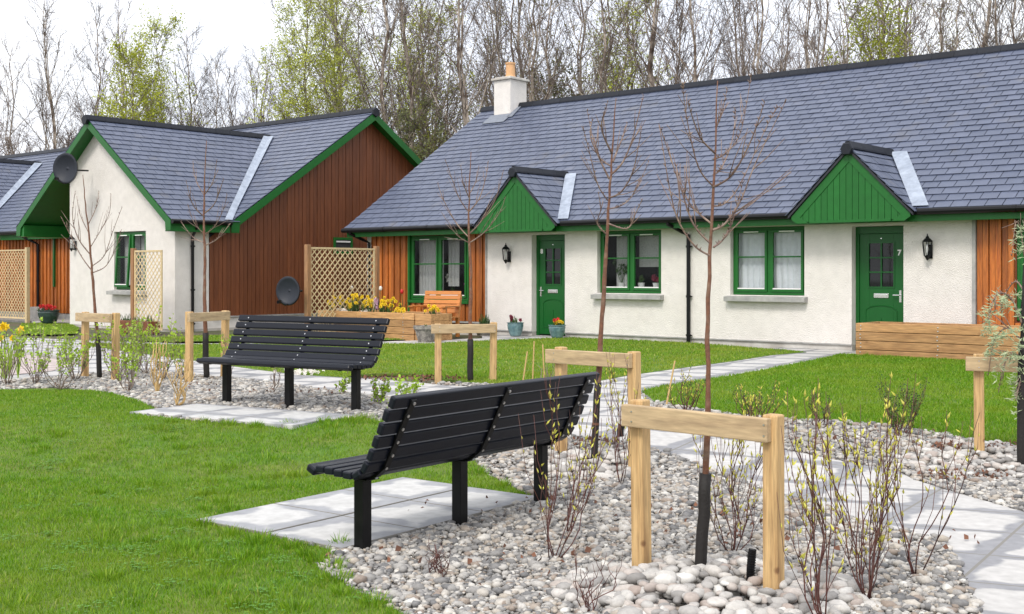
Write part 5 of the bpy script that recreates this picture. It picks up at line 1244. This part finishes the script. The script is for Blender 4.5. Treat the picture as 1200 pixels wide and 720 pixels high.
# ------------------------------------------------------------------ background trees
def tree_mesh(seed, H, prim, kind):
    rr = random.Random(seed); tr, cr_, lf = MB(), MB(), MB(); n = 14; P = []; dx = dy = 0
    for k in range(n+1):
        P.append(Vector((dx, dy, H*k/n))); dx += rr.gauss(0, .10)*H/12; dy += rr.gauss(0, .10)*H/12
    r0 = H*.0078; tr.tube(P, [max(r0*(1-.9*(k/n)), .012) for k in range(n+1)], 7)
    if kind != 'pine' and rr.random() < .45:      # second stem
        Q = [P[0]+Vector((.1,0,0))]; ax, ay = rr.uniform(-.12,.12), rr.uniform(-.12,.12)
        for k in range(1, n): Q.append(P[k]+Vector((ax*k*.55, ay*k*.55, 0)))
        tr.tube(Q, [max(r0*.7*(1-.9*(k/n)), .012) for k in range(n)], 6)
    tips = []
    for i in range(prim):
        u = .18+.80*(i+rr.random())/prim; x = u*n; k = min(int(x), n-1); p = P[k]+(P[k+1]-P[k])*(x-k)
        q = i*2.4+rr.uniform(-.5,.5); L_ = H*(.34*(1-u)**.75+.06)*rr.uniform(.7,1.15); up = rr.uniform(1.0, 2.1) if kind != 'pine' else rr.uniform(.0,.4)
        d = Vector((math.cos(q), math.sin(q), up)).normalized(); pts = [p]; dd = d.copy()
        for s in range(5): dd = (dd+Vector((rr.gauss(0,.13), rr.gauss(0,.13), .06 if kind != 'weep' else -.05))).normalized(); pts.append(pts[-1]+dd*L_/5)
        rb = max(r0*.32*(1-u*.6), .014); tr.tube(pts, [max(rb*(1-.7*s/5), .009) for s in range(6)], 4, cap=False)
        ns = int(4+L_*2.0)
        for j in range(ns):
            v = .2+.8*(j+rr.random())/ns; x = v*5; k = min(int(x), 4); pp = pts[k]+(pts[k+1]-pts[k])*(x-k); L2_ = L_*(.42*(1.15-v))*rr.uniform(.7,1.2)+.15
            d2 = ((pts[k+1]-pts[k]).normalized()+Vector((rr.gauss(0,.55), rr.gauss(0,.55), rr.gauss(.1,.45)))).normalized()
            m1 = pp+d2*L2_*.5+Vector((rr.gauss(0,.05), rr.gauss(0,.05), rr.gauss(0,.05))); e = m1+(d2+Vector((0,0,.1 if kind != 'weep' else -.35))).normalized()*L2_*.5
            cr_.tube([pp, m1, e], [.009,.007,.005], 3, cap=False); tips.append(e)
            nt_ = int(2+L2_*3.8)
            for t_ in range(nt_):
                w_ = rr.uniform(.25, 1); b = pp+(m1-pp)*(w_*2) if w_ < .5 else m1+(e-m1)*(w_*2-1)
                d3 = (d2+Vector((rr.gauss(0,.6), rr.gauss(0,.6), rr.gauss(.0 if kind != 'weep' else -.5,.5)))).normalized(); L3 = rr.uniform(.25,.6); e3 = b+d3*L3
                cr_.tube([b, e3], [.0052,.0036], 3, cap=False); tips.append(e3)
    if kind in ('green', 'weep', 'bud', 'pine'):
        num = {'green': 5, 'weep': 7, 'bud': 1, 'pine': 6}[kind]; z_ = {'green': .058, 'weep': .058, 'bud': .04, 'pine': .07}[kind]
        for p in tips:
            for _ in range(num):
                c = p+Vector((rr.gauss(0,.10), rr.gauss(0,.10), rr.gauss(0,.10))); a = Vector((rr.gauss(0,1), rr.gauss(0,1), rr.gauss(0,1))).normalized(); b = a.orthogonal().normalized(); s = z_*rr.uniform(.6,1.3)
                lf.add([c-a*s, c+b*s*.6, c+a*s, c-b*s*.6], [(0,1,2,3)])
    return tr, cr_, lf
protos = {}
def proto(key, seed, H, prim, kind, tm, lm=None):
    a, b, c = tree_mesh(seed, H, prim, kind); t = thing('birch_tree' if kind != 'pine' else 'pine_tree', (0,0,0), '', 'tree')
    a.build('trunk', M['birch'] if kind != 'pine' else M['twigsd'], t, smooth=True); b.build('crown', tm, t)
    if lm: c.build('foliage', lm, t)
    protos[key] = [t, False, H]
proto('bareA', 101, 14, 34, 'bare', M['twigs']); proto('bareB', 102, 14, 30, 'bare', M['twigsp']); proto('bareC', 103, 14, 38, 'bare', M['twigsd']); proto('bareD', 108, 14, 32, 'bare', M['twigs'])
proto('budA', 104, 14, 32, 'bud', M['twigs'], M['bgleaf2']); proto('budB', 109, 14, 34, 'bud', M['twigsp'], M['bgleaf2'])
proto('greenA', 105, 12, 36, 'green', M['twigsp'], M['bgleaf']); proto('weepA', 106, 14, 38, 'weep', M['twigsp'], M['bgleaf'])
proto('pineA', 107, 10, 30, 'pine', M['twigsd'], M['bgpine'])
def put(key, px, Y, ytop, lab, group, rr):
    e = protos[key]; t = e[0]
    if e[1]: t = copy_tree(e[0])
    e[1] = True
    hgt = CZ+(HY-ytop)/F*Y; s = hgt/e[2]
    t.location = ((px-CX)/F*Y, Y, 0); t.scale = (s*rr.uniform(.85,1.1), s*rr.uniform(.85,1.1), s); t.rotation_euler = (0, 0, rr.uniform(0, 6.28)); tag(t, lab, 'tree', group); return t
r7 = random.Random(77)
for key, px, Y, yt, lab in [('bareA',75,50,-8,'tall bare tree on the left rising above all its neighbours'),('bareB',18,56,55,'thin pale bare tree at the left frame edge'),('bareD',45,54,100,'low bare tree between the left edge and the tall left tree'),('bareC',112,58,18,'bare tree just right of the tall left tree'),
    ('bareB',142,56,12,'bare purple grey tree with a high top behind the yellow green one'),('greenA',150,49,62,'yellow green leafing tree above the white gable ridge'),('greenA',185,52,30,'olive leafing tree with a ragged top above the left roof valley'),('budA',228,54,36,'half leafed tree over the left slate roof'),
    ('bareC',255,52,68,'brown bare tree above the ridge of the left bungalow'),('bareC',228,60,95,'dark bare bushy tree low behind the left ridge'),('bareD',285,55,72,'rounded grey bare tree left of the large green birch'),('bareB',305,60,66,'pale bare tree directly left of the large green birch'),
    ('weepA',352,46,-22,'large bright green birch with drooping leaves'),('weepA',385,51,-28,'green drooping birch behind the brown gable peak'),('bareC',400,56,20,'dark twiggy bare tree right of the drooping birches'),
    ('bareA',100,60,112,'low bare tree behind the foot of the tall left tree'),('bareC',170,60,105,'low dark bare tree behind the yellow green one'),('bareA',205,58,88,'fine twigged bare tree behind the left slate roof'),('bareD',268,58,82,'fine twigged bare tree right of the brown one above the left ridge'),('bareC',330,62,70,'dark bare tree just behind the drooping birches'),('bareB',0,50,88,'pale bare tree cut by the left frame edge'),
    ('budA',468,47,-60,'budding tree standing between the two roofs'),('greenA',505,52,18,'yellow green tree above the gap between the roofs'),('pineA',497,44,118,'low dark pine at the left end of the long roof'),('pineA',638,54,82,'dark pine right of the chimney'),
    ('budB',615,48,-80,'budding birch directly behind the chimney'),('greenA',1015,52,-20,'leafing tree above the right half of the long roof'),('greenA',735,58,10,'leafing tree left of the tallest young tree'),('budA',575,53,-60,'budding birch left of the chimney pot')]:
    put(key, px, Y, yt, lab, None, r7)
zones = [(410,480,'bare birch above the brown gable peak','bare birches above the brown gable'),(480,560,'bare birch above the gap between the two roofs','bare birches above the gap'),(560,680,'bare birch around the chimney','bare birches around the chimney'),(680,860,'bare birch above the left half of the long roof','bare birches above the left half of the long roof'),(860,1040,'bare birch above the porch gable of door 7','bare birches above door 7'),(1040,1260,'bare birch above the right end of the long roof','bare birches at the right end')]
ords = ['first','second','third','fourth','fifth','sixth','seventh','eighth','ninth','tenth','eleventh','twelfth','thirteenth','fourteenth']
adj = {'bareA':'brown twigged bare','bareB':'pale grey bare','bareC':'dark bare','bareD':'open crowned bare','budB':'budding pale'}
where = {410:'above the brown gable peak',480:'above the gap between the roofs',560:'around the chimney',680:'above the left half of the long roof',860:'above the porch of door 7',1040:'above the right end of the long roof'}
px = 412; cnt = {}
while px < 1255:
    key = r7.choice(['bareA','bareB','bareC','bareD','budB','bareB','bareA']); z = [q for q in zones if q[0] <= px < q[1]][0]
    k = cnt.get(z[0], 0); cnt[z[0]] = k+1
    put(key, px, r7.choice([43, 47, 51, 56, 61])+r7.uniform(-1.5,1.5), r7.uniform(-150,-20), '%s birch, %s from the left %s' % (adj[key], ords[k], where[z[0]]), z[3], r7); px += r7.uniform(20, 36) if px > 560 else r7.uniform(24, 40)
for e in protos.values():
    if not e[1]: print('unused proto')
# far wood: one mass behind the single trees
fw = MB(); rr = random.Random(3)
X = -70
while X < 44:
    Y = rr.uniform(72, 92); pxx = CX+X/Y*F; H = (10 if pxx < 330 else 12.5 if pxx < 450 else 16)*rr.uniform(.8,1.15); lx = rr.gauss(0,.3)
    b = Vector((X, Y, 0)); fw.tube([b, b+Vector((lx*.5,0,H*.5)), b+Vector((lx,0,H))], [.12,.08,.02], 4)
    for k in range(40):
        u = rr.uniform(.12,1); p = b+Vector((lx*u,0,H*u)); q = rr.uniform(0,6.28); L_ = H*.22*(1.1-u)+.3; e = p+Vector((math.cos(q)*L_*.7, math.sin(q)*L_*.7, L_)); fw.tube([p, e], [.03,.015], 3, cap=False)
        for j in range(6):
            w_ = rr.uniform(.2,1); c = p+(e-p)*w_; fw.tube([c, c+Vector((rr.gauss(0,.4), rr.gauss(0,.4), rr.uniform(.1,.8)))], [.014,.010], 3, cap=False)
    X += rr.uniform(.3,.7) if X < -14 else (rr.uniform(1.1,2.2) if X < 1 else rr.uniform(3,6))
tag(fw.build('far_woodland', M['twigsp']), 'distant bare woodland forming a brown mass behind the single trees', 'woodland', kind='stuff')
# undergrowth
ug = MB()
for k in range(1500):
    X = rr.uniform(-34, -12); Y = rr.uniform(40, 58); h = rr.uniform(1.2, 4.6)*(1 if X > -12 else .8); p = Vector((X, Y, 0)); l = Vector((rr.gauss(0,.5), rr.gauss(0,.3), h)); ug.tube([p, p+l*.6+Vector((rr.gauss(0,.1),0,0)), p+l], [.018,.012,.006], 3, cap=False)
tag(ug.build('undergrowth', M['twigsd']), 'brown bare undergrowth behind the houses', 'undergrowth', kind='stuff')
